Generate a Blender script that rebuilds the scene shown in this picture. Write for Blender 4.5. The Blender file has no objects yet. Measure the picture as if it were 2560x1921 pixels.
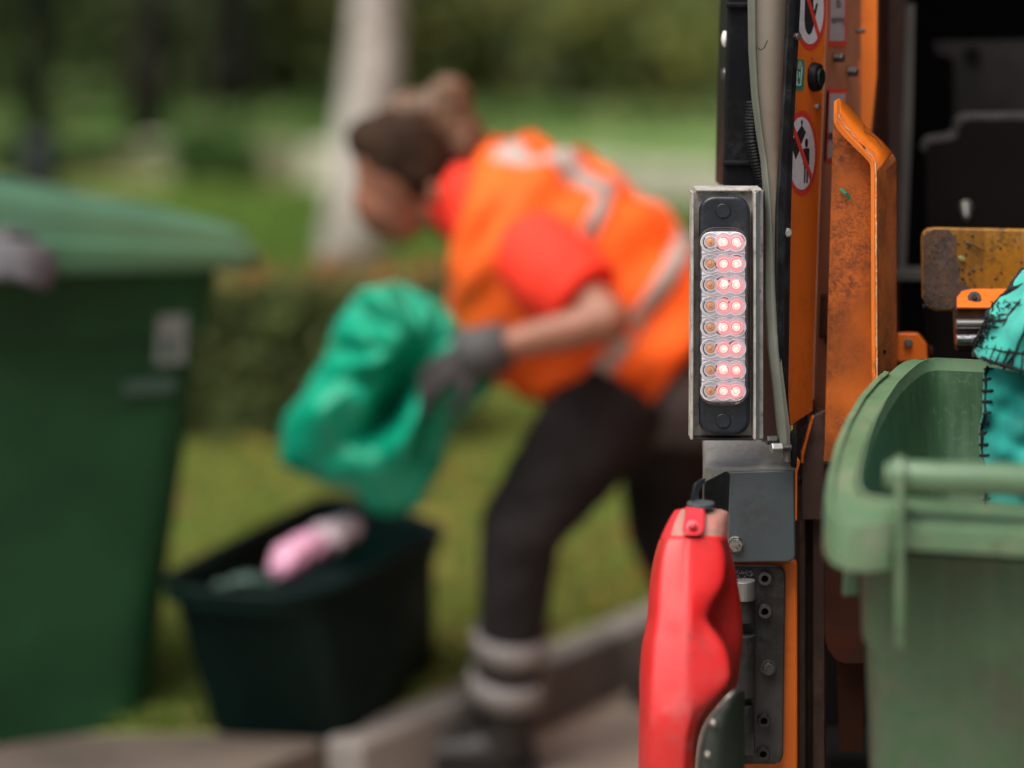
import bpy, bmesh, math, random
import numpy as np
from mathutils import Vector, Matrix
random.seed(7); rng = np.random.default_rng(7)
R = math.radians
sc = bpy.context.scene
COL = sc.collection
# ------------------------------------------------------------ camera, light
CAMH = 1.53; FPX = 2560*85/36.0
cam_d = bpy.data.cameras.new('camera'); cam = bpy.data.objects.new('camera', cam_d); COL.objects.link(cam)
cam.location = (0, 0, CAMH); cam.rotation_euler = (R(90), 0, 0)
cam_d.lens = 85; cam_d.sensor_width = 36; cam_d.shift_y = -960.5/2560
cam_d.clip_start = 0.05; cam_d.clip_end = 400
cam_d.dof.use_dof = True; cam_d.dof.focus_distance = 2.86; cam_d.dof.aperture_fstop = 1.3
sc.camera = cam
w = bpy.data.worlds.new('World'); sc.world = w; w.use_nodes = True
nt = w.node_tree; bg = nt.nodes['Background']
sky = nt.nodes.new('ShaderNodeTexSky'); sky.sky_type = 'NISHITA'; sky.sun_disc = False
SUN_EL, SUN_AZ = 63, -140          # azimuth from +Y towards +X
sky.sun_elevation = R(SUN_EL); sky.sun_rotation = R(SUN_AZ); sky.dust_density = 8; sky.air_density = 1.0; sky.ozone_density = 0.6
nt.links.new(sky.outputs[0], bg.inputs[0]); bg.inputs[1].default_value = 0.095
sd = bpy.data.lights.new('sun', 'SUN'); sun = bpy.data.objects.new('sun', sd); COL.objects.link(sun)
sd.energy = 2.0; sd.angle = R(45); sd.color = (1, 0.96, 0.9)
sdir = Vector((math.sin(R(SUN_AZ))*math.cos(R(SUN_EL)), math.cos(R(SUN_AZ))*math.cos(R(SUN_EL)), math.sin(R(SUN_EL))))
sun.rotation_euler = sdir.to_track_quat('Z', 'Y').to_euler()
sc.view_settings.view_transform = 'Standard'; sc.view_settings.look = 'None'
sc.view_settings.exposure = 0.6; sc.view_settings.gamma = 1; sc.view_settings.use_curve_mapping = False

# ------------------------------------------------------------ helpers
def P(px, py, Y):
    return Vector(((px-1280)/FPX*Y, Y, CAMH-py/FPX*Y))
def s(px, Y): return px/FPX*Y

class G:
    """collects verts, faces and a material slot per face"""
    def __init__(self): self.v = []; self.f = []; self.m = []
    def add(self, v, f, m=0):
        b = len(self.v); self.v += [tuple(x) for x in v]
        self.f += [tuple(b+i for i in q) for q in f]; self.m += [m]*len(f); return self

def box(c, d, rot=None):
    x, y, z = [k/2 for k in d]
    v = [Vector((a, b, e)) for a in (-x, x) for b in (-y, y) for e in (-z, z)]
    if rot is not None: v = [rot @ p for p in v]
    c = Vector(c)
    return [p+c for p in v], [(0,1,3,2),(4,6,7,5),(0,4,5,1),(2,3,7,6),(0,2,6,4),(1,5,7,3)]
def prism(front, back):
    n = len(front); v = list(front)+list(back)
    f = [tuple(range(n)), tuple(reversed(range(n, 2*n)))]
    f += [(i, i+n, (i+1) % n+n, (i+1) % n) for i in range(n)]
    return v, f
def loft(rows, closed=False, caps=False):
    n = len(rows[0]); v = [p for r in rows for p in r]; f = []
    for j in range(len(rows)-1):
        for i in range(n if closed else n-1):
            a = j*n+i; b = j*n+(i+1) % n
            f.append((a, b, b+n, a+n))
    if caps: f.append(tuple(reversed(range(n)))); f.append(tuple(range(len(v)-n, len(v))))
    return v, f
def frame(d):
    d = Vector(d).normalized(); u = Vector((0, 0, 1)) if abs(d.z) < .9 else Vector((1, 0, 0))
    a = d.cross(u).normalized(); b = a.cross(d).normalized(); return a, b
def tube(pts, rs, n=10, sq=1.0):
    pts = [Vector(p) for p in pts]
    if not hasattr(rs, '__len__'): rs = [rs]*len(pts)
    rows = []; pd = None
    for i, p in enumerate(pts):
        d = (pts[min(i+1, len(pts)-1)]-pts[max(i-1, 0)]).normalized()
        if pd is None: a, b = frame(d)
        else:
            q_ = pd.rotation_difference(d); a = q_ @ a; b = q_ @ b
        pd = d
        rows.append([p+(a*math.cos(t)+b*math.sin(t)*sq)*rs[i] for t in [2*math.pi*k/n for k in range(n)]])
    return loft(rows, True, True)
def cyl(p0, p1, r0, r1=None, n=20): return tube([p0, p1], [r0, r1 if r1 is not None else r0], n)
def ellip(c, r, rot=None, nu=16, nv=10):
    c = Vector(c); rows = []
    for j in range(nv+1):
        th = math.pi*(0.001+0.998*j/nv)
        row = []
        for i in range(nu):
            ph = 2*math.pi*i/nu
            p = Vector((r[0]*math.sin(th)*math.cos(ph), r[1]*math.sin(th)*math.sin(ph), r[2]*math.cos(th)))
            if rot is not None: p = rot @ p
            row.append(c+p)
        rows.append(row)
    return loft(rows, True, True)
def lathe(prof, n=32, c=(0,0,0), axis='y', arc=None):
    """profile (r, h) round an axis; h runs towards the camera (-y) or up (z)"""
    c = Vector(c); rows = []
    a0, a1 = arc if arc else (0, 360)
    m = n if arc is None else n+1
    for r, h in prof:
        row = []
        for i in range(m):
            t = R(a0+(a1-a0)*i/n)
            if axis == 'y': row.append(c+Vector((r*math.cos(t), -h, r*math.sin(t))))
            else: row.append(c+Vector((r*math.cos(t), r*math.sin(t), h)))
        rows.append(row)
    return loft(rows, arc is None)
def resample(pts, n):
    pts = [Vector(p) for p in pts]; L = [0]
    for i in range(1, len(pts)): L.append(L[-1]+(pts[i]-pts[i-1]).length)
    out = []
    for k in range(n):
        t = L[-1]*k/(n-1); i = 1
        while i < len(L)-1 and L[i] < t: i += 1
        u = (t-L[i-1])/max(1e-9, L[i]-L[i-1]); out.append(pts[i-1].lerp(pts[i], u))
    return out
def rrect(cx, cy, w_, h_, r, n=6):
    out = []
    for qx, qy, a0 in ((1,1,0), (-1,1,90), (-1,-1,180), (1,-1,270)):
        for k in range(n+1):
            t = R(a0+90*k/n)
            out.append((cx+qx*(w_/2-r)+r*math.cos(t), cy+qy*(h_/2-r)+r*math.sin(t)))
    return out

def wloc(o):
    v = Vector((0,0,0))
    while o is not None: v = v+o.location; o = o.parent
    return v
def mk(name, g, mats, parent=None, smooth=False, bevel=0, sub=0, solid=0, remesh=0, disp=0, autos=True, origin=None, seg=2):
    if isinstance(g, tuple): gg = G(); gg.add(*g); g = gg
    if not isinstance(mats, (list, tuple)): mats = [mats]
    V = np.array(g.v, dtype=float)
    c = Vector((V.min(0)+V.max(0))/2) if origin is None else Vector(origin)
    me = bpy.data.meshes.new(name)
    me.from_pydata([tuple(Vector(p)-c) for p in g.v], [], g.f)
    for m in mats: me.materials.append(m)
    me.polygons.foreach_set('material_index', g.m)
    bm = bmesh.new(); bm.from_mesh(me); bmesh.ops.recalc_face_normals(bm, faces=bm.faces); bm.to_mesh(me); bm.free()
    if smooth: me.polygons.foreach_set('use_smooth', [True]*len(me.polygons))
    o = bpy.data.objects.new(name, me); COL.objects.link(o)
    o.parent = parent; o.location = c-wloc(parent) if parent else c
    if solid:
        md = o.modifiers.new('solid', 'SOLIDIFY'); md.thickness = solid; md.offset = 0
    if remesh:
        md = o.modifiers.new('rm', 'REMESH'); md.mode = 'VOXEL'; md.voxel_size = remesh; md.use_smooth_shade = True
        md = o.modifiers.new('sm', 'SMOOTH'); md.factor = 0.6; md.iterations = 5
    if bevel:
        md = o.modifiers.new('bv', 'BEVEL'); md.width = bevel; md.segments = seg; md.limit_method = 'ANGLE'; md.angle_limit = R(35)
        if hasattr(md, 'harden_normals'): pass
    if sub:
        md = o.modifiers.new('ss', 'SUBSURF'); md.levels = sub; md.render_levels = sub
    if disp:
        tx = bpy.data.textures.new(name+'_folds', 'CLOUDS'); tx.noise_scale = disp[1]; tx.noise_depth = 2; tx.noise_type = 'HARD_NOISE' if disp[0] > .03 else 'SOFT_NOISE'
        md = o.modifiers.new('dp', 'DISPLACE'); md.texture = tx; md.strength = disp[0]; md.texture_coords = 'LOCAL'
    return o
def thing(name, label, cat, loc, group=None):
    o = bpy.data.objects.new(name, None); COL.objects.link(o); o.location = loc; o.empty_display_size = .1
    o['label'] = label; o['category'] = cat
    if group: o['group'] = group
    return o
def tag(o, label, cat, group=None):
    o['label'] = label; o['category'] = cat
    if group: o['group'] = group
    return o
def kind(o, k): o['kind'] = k; return o
def dup(o, wpos, parent):
    c = o.copy(); COL.objects.link(c); c.parent = parent
    c.location = Vector(wpos)-(wloc(parent) if parent else Vector((0,0,0))); return c

# ------------------------------------------------------------ materials
def mat(name, col, rough=0.5, metal=0.0, spec=0.5, vary=0.15, vscale=6, dirt=None, chips=None, bump=None, emit=None,
        coat=0.0, streak=None, sheen=0, attr=None, trans=0):
    m = bpy.data.materials.new(name); m.use_nodes = True
    n = m.node_tree.nodes; L = m.node_tree.links; b = n['Principled BSDF']
    b.inputs['Roughness'].default_value = rough; b.inputs['Metallic'].default_value = metal
    b.inputs['Specular IOR Level'].default_value = spec
    if coat: b.inputs['Coat Weight'].default_value = coat; b.inputs['Coat Roughness'].default_value = .15
    if sheen: b.inputs['Sheen Weight'].default_value = sheen
    tc = n.new('ShaderNodeTexCoord')
    def noise(scale, detail=4, rough_=.55, stretch=None):
        t = n.new('ShaderNodeTexNoise'); t.inputs['Scale'].default_value = scale
        t.inputs['Detail'].default_value = detail; t.inputs['Roughness'].default_value = rough_
        mp = n.new('ShaderNodeMapping'); L.new(tc.outputs['Object'], mp.inputs[0])
        mp.inputs['Location'].default_value = (scale*.37, 1.7, scale*.11)
        if stretch: mp.inputs['Scale'].default_value = stretch
        L.new(mp.outputs[0], t.inputs['Vector']); return t.outputs['Fac']
    def ramp(x, a, bb, inv=False):
        r = n.new('ShaderNodeMapRange'); r.inputs['From Min'].default_value = a; r.inputs['From Max'].default_value = bb
        if inv: r.inputs['To Min'].default_value = 1; r.inputs['To Max'].default_value = 0
        L.new(x, r.inputs['Value']); return r.outputs[0]
    def mul(x, y):
        q = n.new('ShaderNodeMath'); q.operation = 'MULTIPLY'
        L.new(x, q.inputs[0])
        if isinstance(y, (int, float)): q.inputs[1].default_value = y
        else: L.new(y, q.inputs[1])
        return q.outputs[0]
    def mix(fac, a, c2):
        q = n.new('ShaderNodeMix'); q.data_type = 'RGBA'
        L.new(fac, q.inputs[0])
        for s_, k in ((a, 6), (c2, 7)):
            if isinstance(s_, (tuple, list)): q.inputs[k].default_value = (*s_[:3], 1)
            else: L.new(s_, q.inputs[k])
        return q.outputs[2]
    lo = tuple(c*(1-vary) for c in col); hi = tuple(min(1, c*(1+vary)) for c in col)
    cur = mix(ramp(noise(vscale), .35, .65), lo, hi)
    if attr:
        a = n.new('ShaderNodeAttribute'); a.attribute_name = attr; cur = a.outputs['Color']
    rsock = None
    if dirt:
        for (dc, sc1, sc2, th, amt) in dirt:
            # large mask x fine speckle
            k = mul(ramp(noise(sc1, 3), th-.08, th+.14), ramp(noise(sc2, 6, .75), .42, .6))
            k = mul(k, amt); cur = mix(k, cur, dc)
    if streak:
        dc, sx, th, amt = streak
        k = mul(ramp(noise(1, 5, .6, (sx, sx, sx*.06)), th, th+.18), amt); cur = mix(k, cur, dc)
    if chips:
        dc, sc1, th = chips
        cur = mix(ramp(noise(sc1, 5, .7), th, th+.03), cur, dc)
    L.new(cur, b.inputs['Base Color'])
    if bump:
        st, scl = bump; bp = n.new('ShaderNodeBump'); bp.inputs['Strength'].default_value = st; bp.inputs['Distance'].default_value = .001*40/scl if scl > 40 else .002
        L.new(noise(scl, 4, .6), bp.inputs['Height']); L.new(bp.outputs[0], b.inputs['Normal'])
    rr = n.new('ShaderNodeMapRange'); L.new(noise(vscale*2.3), rr.inputs['Value'])
    rr.inputs['To Min'].default_value = max(.03, rough-.12); rr.inputs['To Max'].default_value = min(1, rough+.12)
    L.new(rr.outputs[0], b.inputs['Roughness'])
    if emit:
        b.inputs['Emission Color'].default_value = (*emit[0], 1); b.inputs['Emission Strength'].default_value = emit[1]
    if trans: b.inputs['Transmission Weight'].default_value = trans
    return m

BLK = (.018, .014, .011); DUST = (.23, .19, .15); RUST = (.09, .035, .015)
M = {}
M['orange'] = mat('orange_paint', (.72, .150, .013), .42, vary=.08, dirt=[((.12,.04,.015), 9, 90, .55, .5)], bump=(.15, 400))
M['orange_bright'] = mat('orange_paint_clean', (.74, .17, .012), .35, vary=.06, dirt=[(RUST, 14, 120, .6, .7)])
M['orange_dirty'] = mat('orange_paint_stained', (.50, .115, .012), .5, vary=.28, vscale=12,
    dirt=[((.03,.02,.014), 7, 130, .52, .95), ((.05,.025,.014), 22, 300, .55, .9), ((.1,.035,.015), 4, 30, .5, .45)], bump=(.25, 220))
M['orange_scraped'] = mat('orange_paint_scraped', (.42, .105, .018), .55, vary=.3, vscale=30,
    dirt=[((.06,.035,.025), 16, 160, .5, .8)], streak=((.28,.17,.10), 160, .56, .55), bump=(.35, 260))
M['orange_dusty'] = mat('orange_paint_dusty', (.33, .12, .055), .65, vary=.18, vscale=14, dirt=[((.26,.15,.11), 8, 60, .45, .7)])
M['orange_dark'] = mat('orange_paint_shaded', (.055, .013, .005), .7, spec=.2, vary=.3, vscale=8, dirt=[(BLK, 6, 40, .45, .8)])  # base darkened to carry the deep shadow low on the guide, black speckle over it
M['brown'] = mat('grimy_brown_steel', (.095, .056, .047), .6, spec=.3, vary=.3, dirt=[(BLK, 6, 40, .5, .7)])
M['chip'] = mat('chipped_paint_edge', (.50, .40, .26), .5, vary=.2, chips=((.03,.03,.035), 55, .60))
M['green_tape'] = mat('green_plastic_strip', (.0, .26, .15), .4)
M['black_plastic'] = mat('black_plastic', (.004, .005, .0075), .5, spec=.16, vary=.2, dirt=[((.05,.05,.05), 12, 140, .55, .35)], bump=(.1, 300))
M['lamp_body'] = mat('dark_blue_black_plastic', (.008, .014, .022), .38, vary=.2, dirt=[((.09,.085,.08), 40, 300, .55, .45)])
M['rubber'] = mat('black_rubber_strip', (.008, .008, .010), .8, spec=.2, vary=.2, dirt=[((.10,.13,.13), 30, 500, .5, .35)], bump=(.4, 300))
M['steel'] = mat('brushed_steel', (.36, .36, .36), .42, metal=.75, vary=.12, vscale=30, dirt=[((.14,.11,.08), 20, 160, .55, .8)], bump=(.15, 300))
M['steel_blue'] = mat('blue_grey_lightened_steel', (.46, .54, .60), .45, metal=.2, vary=.1, dirt=[((.11,.10,.09), 24, 160, .58, .7)])  # base lightened to stand in for light on the bracket side facing off the sun
M['steel_worn'] = mat('weathered_pale_steel', (.46, .445, .41), .55, metal=.2, vary=.2, vscale=40, dirt=[(RUST, 60, 260, .55, .9)])
M['steel_dark'] = mat('dark_cast_steel', (.048, .049, .050), .5, metal=.35, vary=.5, vscale=16, dirt=[((.012,.011,.01), 12, 110, .5, .8)], bump=(.3, 160))
M['zinc'] = mat('zinc_bolt', (.42, .42, .40), .38, metal=.85, vary=.15, vscale=90, dirt=[((.1,.08,.06), 90, 400, .55, .6)])
M['zinc_dark'] = mat('dirty_zinc_bolt', (.13, .13, .125), .45, metal=.8, vary=.2, vscale=90, dirt=[((.02,.02,.02), 90, 400, .5, .8)])
M['hammer'] = mat('grey_hammertone_paint', (.060, .082, .095), .34, vary=.1, spec=.6, dirt=[((.045,.04,.035), 9, 110, .56, .7), ((.16,.16,.15), 30, 260, .62, .3)], bump=(.55, 420))
M['beige'] = mat('beige_grey_plastic', (.27, .24, .195), .55, vary=.07, bump=(.25, 500), dirt=[((.12,.1,.08), 10, 200, .62, .5)])
M['flange'] = mat('grey_green_rubber_edge', (.115, .125, .102), .6, vary=.1, vscale=25, dirt=[((.09,.09,.075), 20, 180, .6, .6)])
M['red'] = mat('red_plastic_worn', (.62, .016, .018), .36, vary=.12, vscale=10, spec=.7, dirt=[((.34,.13,.12), 8, 60, .58, .4), ((.16,.03,.03), 26, 180, .60, .6)], bump=(.06, 60))
M['red_dusty'] = mat('red_plastic_dusty', (.36, .15, .125), .7, vary=.2, vscale=40, dirt=[((.33,.26,.20), 22, 60, .42, .95), ((.06,.05,.04), 60, 200, .58, .8)])
M['red_clean'] = mat('red_plastic_latch', (.60, .018, .03), .35, vary=.1, spec=.7)
M['pivot'] = mat('pale_worn_red', (.55, .25, .28), .5)
M['bin_side'] = mat('faded_green_bin_plastic', (.055, .12, .062), .5, spec=.3, vary=.16, vscale=5, dirt=[((.085,.065,.05), 3.5, 9, .48, .75), ((.14,.15,.12), 7, 60, .5, .45), ((.05,.035,.03), 60, 260, .62, .6)], streak=((.12,.17,.11), 60, .55, .35), bump=(.12, 200))
M['bin_rim'] = mat('faded_green_bin_rim', (.095, .182, .098), .42, vary=.12, vscale=9, dirt=[((.24,.19,.15), 9, 60, .54, .65), ((.03,.025,.02), 40, 220, .64, .8)])
M['bin_inside'] = mat('dark_green_bin_inside', (.032, .085, .040), .36, vary=.1, dirt=[((.25,.25,.2), 120, 500, .62, .5)], streak=((.07,.15,.08), 60, .5, .5))
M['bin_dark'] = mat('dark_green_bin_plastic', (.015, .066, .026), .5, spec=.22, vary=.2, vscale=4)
M['lid'] = mat('green_bin_lid_plastic', (.055, .15, .080), .33, vary=.12, vscale=4, spec=.8)  # lighter than the body: sky reflection on the lid put into the colour
M['tub'] = mat('black_green_tub_plastic', (.0012, .0105, .0085), .55, spec=.12, vary=.25, vscale=4)
M['label'] = mat('pale_grey_label', (.24, .28, .27), .5)
M['label_faint'] = mat('worn_raised_lettering', (.05, .10, .08), .5)
M['teal'] = mat('teal_woven_fabric', (.0, .30, .20), .75, vary=.25, vscale=14, sheen=.3, bump=(.35, 60))
M['teal2'] = mat('teal_woven_fabric_faded', (.015, .40, .33), .8, vary=.25, vscale=26, sheen=.3, bump=(.5, 90), dirt=[((.12,.42,.38), 20, 300, .5, .5)])
M['thread'] = mat('black_thread', (.006, .007, .009), .85, bump=(.4, 200))
M['sticker_white'] = mat('white_sticker_film', (.62, .62, .64), .45, vary=.04, dirt=[((.25,.24,.22), 40, 300, .6, .5)])
M['sticker_red'] = mat('red_sticker_print', (.62, .045, .03), .45, vary=.06)
M['sticker_black'] = mat('black_sticker_print', (.018, .018, .02), .5)
M['sticker_green'] = mat('green_sticker_film', (.02, .22, .12), .45, vary=.1)
M['sticker_grey'] = mat('dusty_pale_sticker', (.34, .31, .31), .6, vary=.08)
M['yellow'] = mat('worn_yellow_paint', (.34, .155, .010), .33, vary=.2, vscale=8, spec=.7, dirt=[((.035,.025,.02), 14, 150, .54, 1.0), ((.3,.28,.22), 60, 300, .66, .6)], streak=((.10,.045,.01), 30, .5, .6))
M['muck'] = mat('wet_muck', (.022, .016, .015), .5, vary=.4, vscale=60, bump=(.8, 120), dirt=[((.10,.045,.015), 30, 90, .55, .7)])
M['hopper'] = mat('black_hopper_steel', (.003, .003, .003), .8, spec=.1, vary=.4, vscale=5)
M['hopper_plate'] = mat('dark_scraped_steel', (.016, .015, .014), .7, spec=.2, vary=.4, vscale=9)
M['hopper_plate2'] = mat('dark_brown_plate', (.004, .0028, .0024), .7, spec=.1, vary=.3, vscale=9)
M['edge_steel'] = mat('polished_worn_edge', (.10, .095, .095), .45, metal=.7, vary=.3, vscale=40)
M['bar_grey'] = mat('grey_side_bar', (.055, .054, .047), .5, vary=.2)
M['cup'] = mat('clear_lamp_reflector', (.66, .70, .80), .22, metal=0, spec=.8, vary=.2, vscale=120)
M['cup_lit'] = mat('lit_lens_reflector', (.55, .50, .60), .22, spec=.8, emit=((1, .62, .74), .26))
M['cup_ring'] = mat('clear_plastic_ring', (.88, .88, .95), .12, vary=.1, vscale=200, spec=.9)
M['cup_dark'] = mat('dark_lamp_gap', (.05, .055, .09), .25, vary=.3, vscale=200)
M['amber'] = mat('amber_led_chip', (1.0, .36, .09), .35, vary=.1)
M['led_core'] = mat('lit_led_core', (.9, .8, .75), .3, emit=((1, .66, .56), .60))
M['led_ring'] = mat('lit_led_ring', (.8, .3, .3), .3, emit=((1, .17, .15), .40))
M['led_halo'] = mat('lit_led_halo', (.75, .5, .58), .25, emit=((1, .34, .40), .30))
M['skin'] = mat('skin', (.26, .11, .068), .5, vary=.1, vscale=20)
M['hair'] = mat('dark_brown_hair', (.030, .017, .010), .8, spec=.15, vary=.4, vscale=30)
M['bun'] = mat('light_brown_hair', (.12, .068, .038), .6, vary=.45, vscale=30)
M['vest'] = mat('orange_hi_vis_fabric', (.92, .125, .005), .8, vary=.08, vscale=10, bump=(.3, 30))
M['shirt'] = mat('red_shirt_fabric', (.86, .035, .012), .8, vary=.1, vscale=10, bump=(.3, 30))
M['reflect'] = mat('silver_reflective_tape', (.36, .32, .30), .55, vary=.1)
M['reflect_grey'] = mat('grey_reflective_tape', (.20, .19, .19), .6, vary=.15)
M['trousers'] = mat('charcoal_work_trousers', (.022, .020, .021), .95, spec=.15, vary=.3, vscale=8, bump=(.4, 30))
M['pocket'] = mat('grey_trouser_panel', (.075, .068, .07), .85, vary=.2)
M['boot'] = mat('black_leather', (.010, .009, .009), .5)
M['glove'] = mat('dark_work_glove', (.022, .018, .02), .8, vary=.3, vscale=30)
M['glove_cuff'] = mat('grey_glove_cuff', (.055, .058, .06), .8, vary=.2)
M['glove_grey'] = mat('grey_knit_glove', (.085, .085, .095), .85, vary=.3, vscale=30)
M['pink'] = mat('pink_plastic_bag', (.66, .34, .50), .5, vary=.1, bump=(.5, 30))
M['white_bag'] = mat('pale_plastic_bag', (.62, .52, .58), .5, vary=.1, bump=(.5, 30))
M['bark'] = mat('dark_bark', (.016, .015, .012), .95, spec=.1, vary=.4, vscale=4, bump=(.8, 20))
M['bark_pale'] = mat('pale_grey_bark', (.50, .475, .46), .85, vary=.22, vscale=3.2, dirt=[((.20,.17,.13), 1.6, 5, .46, .9)], bump=(.6, 15))
M['post'] = mat('dark_blue_green_post', (.006, .011, .011), .6, spec=.2)
M['leaf'] = mat('leaf', (.06, .1, .02), .6, attr='Col')
M['stone'] = mat('pale_wall_stone', (.42, .42, .34), .9, vary=.2, vscale=1.5, dirt=[((.2,.22,.12), 1, 8, .5, .6)], bump=(.6, 12))
M['stone_shaded'] = mat('shaded_wall_stone', (.17, .17, .10), .9, vary=.25, vscale=1.5, dirt=[((.07,.10,.04), 1, 8, .45, .7)], bump=(.6, 12))  # shade on the left part of the wall put into the stone colour
M['kerb'] = mat('grey_kerb_concrete', (.18, .17, .158), .9, vary=.2, vscale=5, dirt=[((.08,.075,.06), 4, 30, .55, .7)], bump=(.5, 80))
M['paving'] = mat('brown_paving', (.32, .265, .215), .9, vary=.22, vscale=3, dirt=[((.07,.055,.045), 1.5, 12, .5, .6)], bump=(.5, 60))
M['footway'] = mat('dark_brown_footway', (.10, .08, .066), .9, vary=.2, vscale=5, dirt=[((.05,.045,.04), 3, 20, .5, .6)], bump=(.5, 60))
M['lawn'] = mat('lawn_soil_and_moss', (.20, .235, .07), .95, vary=.3, vscale=.9, dirt=[((.20,.145,.05), .8, 3, .5, .8), ((.13,.19,.03), .5, 2, .5, .5)], bump=(.6, 30))
M['lawn_far'] = mat('grass_bank', (.12, .20, .05), .95, vary=.3, vscale=.4, dirt=[((.11,.11,.03), .3, 1.5, .5, .5)])
M['tyre'] = mat('tyre_rubber', (.012, .012, .012), .85, bump=(.5, 40))
M['white_clip'] = mat('white_plastic_clip', (.75, .75, .75), .4)
M['debris'] = mat('leaf_litter_bits', (.25, .15, .04), .8, attr='Col')
for k_ in ('leaf', 'debris'):
    nt_ = M[k_].node_tree; pb_ = nt_.nodes['Principled BSDF']; at_ = [n for n in nt_.nodes if n.type == 'ATTRIBUTE'][0]
    tr_ = nt_.nodes.new('ShaderNodeBsdfTranslucent'); mx_ = nt_.nodes.new('ShaderNodeMixShader'); mx_.inputs[0].default_value = .5
    nt_.links.new(at_.outputs['Color'], tr_.inputs[0]); nt_.links.new(pb_.outputs[0], mx_.inputs[1]); nt_.links.new(tr_.outputs[0], mx_.inputs[2])
    nt_.links.new(mx_.outputs[0], nt_.nodes['Material Output'].inputs[0]); pb_.inputs['Specular IOR Level'].default_value = .2
# clear lamp cover
mc = bpy.data.materials.new('clear_cover'); mc.use_nodes = True
n_ = mc.node_tree.nodes; n_.clear(); o_ = n_.new('ShaderNodeOutputMaterial'); t_ = n_.new('ShaderNodeBsdfTransparent')
g_ = n_.new('ShaderNodeBsdfGlossy'); g_.inputs['Roughness'].default_value = .08; x_ = n_.new('ShaderNodeMixShader')
l_ = n_.new('ShaderNodeLayerWeight'); l_.inputs[0].default_value = .25
mth = n_.new('ShaderNodeMath'); mth.operation = 'MULTIPLY_ADD'; mth.inputs[1].default_value = .6; mth.inputs[2].default_value = .04
mc.node_tree.links.new(l_.outputs['Fresnel'], mth.inputs[0]); mc.node_tree.links.new(mth.outputs[0], x_.inputs[0])
mc.node_tree.links.new(t_.outputs[0], x_.inputs[1]); mc.node_tree.links.new(g_.outputs[0], x_.inputs[2]); mc.node_tree.links.new(x_.outputs[0], o_.inputs[0])
M['cover'] = mc

# ------------------------------------------------------------ ground
GZ = 0.12       # level of lawn and footway
KA = Vector((-0.36, 4.58, 0)); KD = Vector((.545, .838, 0)).normalized(); KN = Vector((KD.y, -KD.x, 0))   # back edge of the kerb
def K(t, off, z): p = KA+KD*t+KN*off; return Vector((p.x, p.y, z))
mk('road', ([(-150, -60, 0), (250, -60, 0), (250, 350, 0), (-150, 350, 0)], [(0,1,2,3)]), M['paving'])['kind'] = 'structure'
# lawn: everything behind the kerb line
far = K(60, 0, GZ); near_l = K(-1.6, 0, GZ)
fw_a = K(-.02, 0, GZ)
g = G(); g.add([(-40, 4.64, GZ), (K(.07,0,GZ).x, 4.64, GZ), tuple(K(.07,0,GZ)), tuple(far), (far.x, 120, GZ), (-40, 120, GZ)], [(0,1,2,3,4,5)])
lawn = kind(mk('lawn', g, M['lawn']), 'structure')
g = G(); g.add(*prism([Vector((-40, 4.64, GZ)), K(.07,0,GZ).lerp(Vector((K(.07,0,GZ).x,4.64,GZ)),1), K(-6, 0, GZ), Vector((-40, K(-6,0,0).y, GZ))],
                      [Vector((-40, 4.64, -.1)), Vector((K(.07,0,GZ).x, 4.64, -.1)), K(-6, 0, -.1), Vector((-40, K(-6,0,0).y, -.1))]))
kind(mk('footway', g, M['footway']), 'structure')
kb = bpy.data.objects.new('kerb', None); COL.objects.link(kb); kb.location = K(1, 0, 0); kb['kind'] = 'structure'
KH = GZ+.012
for i in range(0, 24):
    a, b2 = i*.5+.006, (i+1)*.5-.006
    v, f = prism([K(a,0,-.05), K(b2,0,-.05), K(b2,.10,-.05), K(a,.10,-.05)], [K(a,0,KH), K(b2,0,KH), K(b2,.085,KH), K(a,.085,KH)])
    mk('kerb_stone', (v, f), M['kerb'], kb, bevel=.012)
# grass bank beyond the wall
def wall_line(x): return min(19.6, max(14.0, 17.3-0.716*x))      # wall runs slightly across
xs = np.linspace(-40, 60, 40); rows = []
for dy, z in ((0.15, GZ+.25), (4, GZ+.36), (9, GZ+.62), (16, GZ+.8), (60, GZ+1.0)):
    rows.append([Vector((x, max(wall_line(x), 10)+dy, z+.05*math.sin(x*.9+dy))) for x in xs])
kind(mk('grass_bank', loft(rows), M['lawn_far'], smooth=True), 'structure')
g = G()
wl = thing('low_stone_wall', 'low pale stone wall at the back of the lawn', 'wall', (0, wall_line(0), GZ))
for i in range(-24, 34):
    x0, x1 = i*.8, (i+1)*.8-.02
    if -4.6 < x0 < -3.9: continue
    y0, y1 = max(wall_line(x0), 10), max(wall_line(x1), 10); h = .28+.02*random.random()
    v, f = prism([Vector((x0,y0,GZ-.1)), Vector((x1,y1,GZ-.1)), Vector((x1,y1+.3,GZ-.1)), Vector((x0,y0+.3,GZ-.1))],
                 [Vector((x0,y0,GZ+h)), Vector((x1,y1,GZ+h)), Vector((x1,y1+.3,GZ+h)), Vector((x0,y0+.3,GZ+h))])
    mk('stone_block', (v, f), M['stone'] if x0 > -1.9 or i % 5 == 1 else M['stone_shaded'], wl, bevel=.02)

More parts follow.
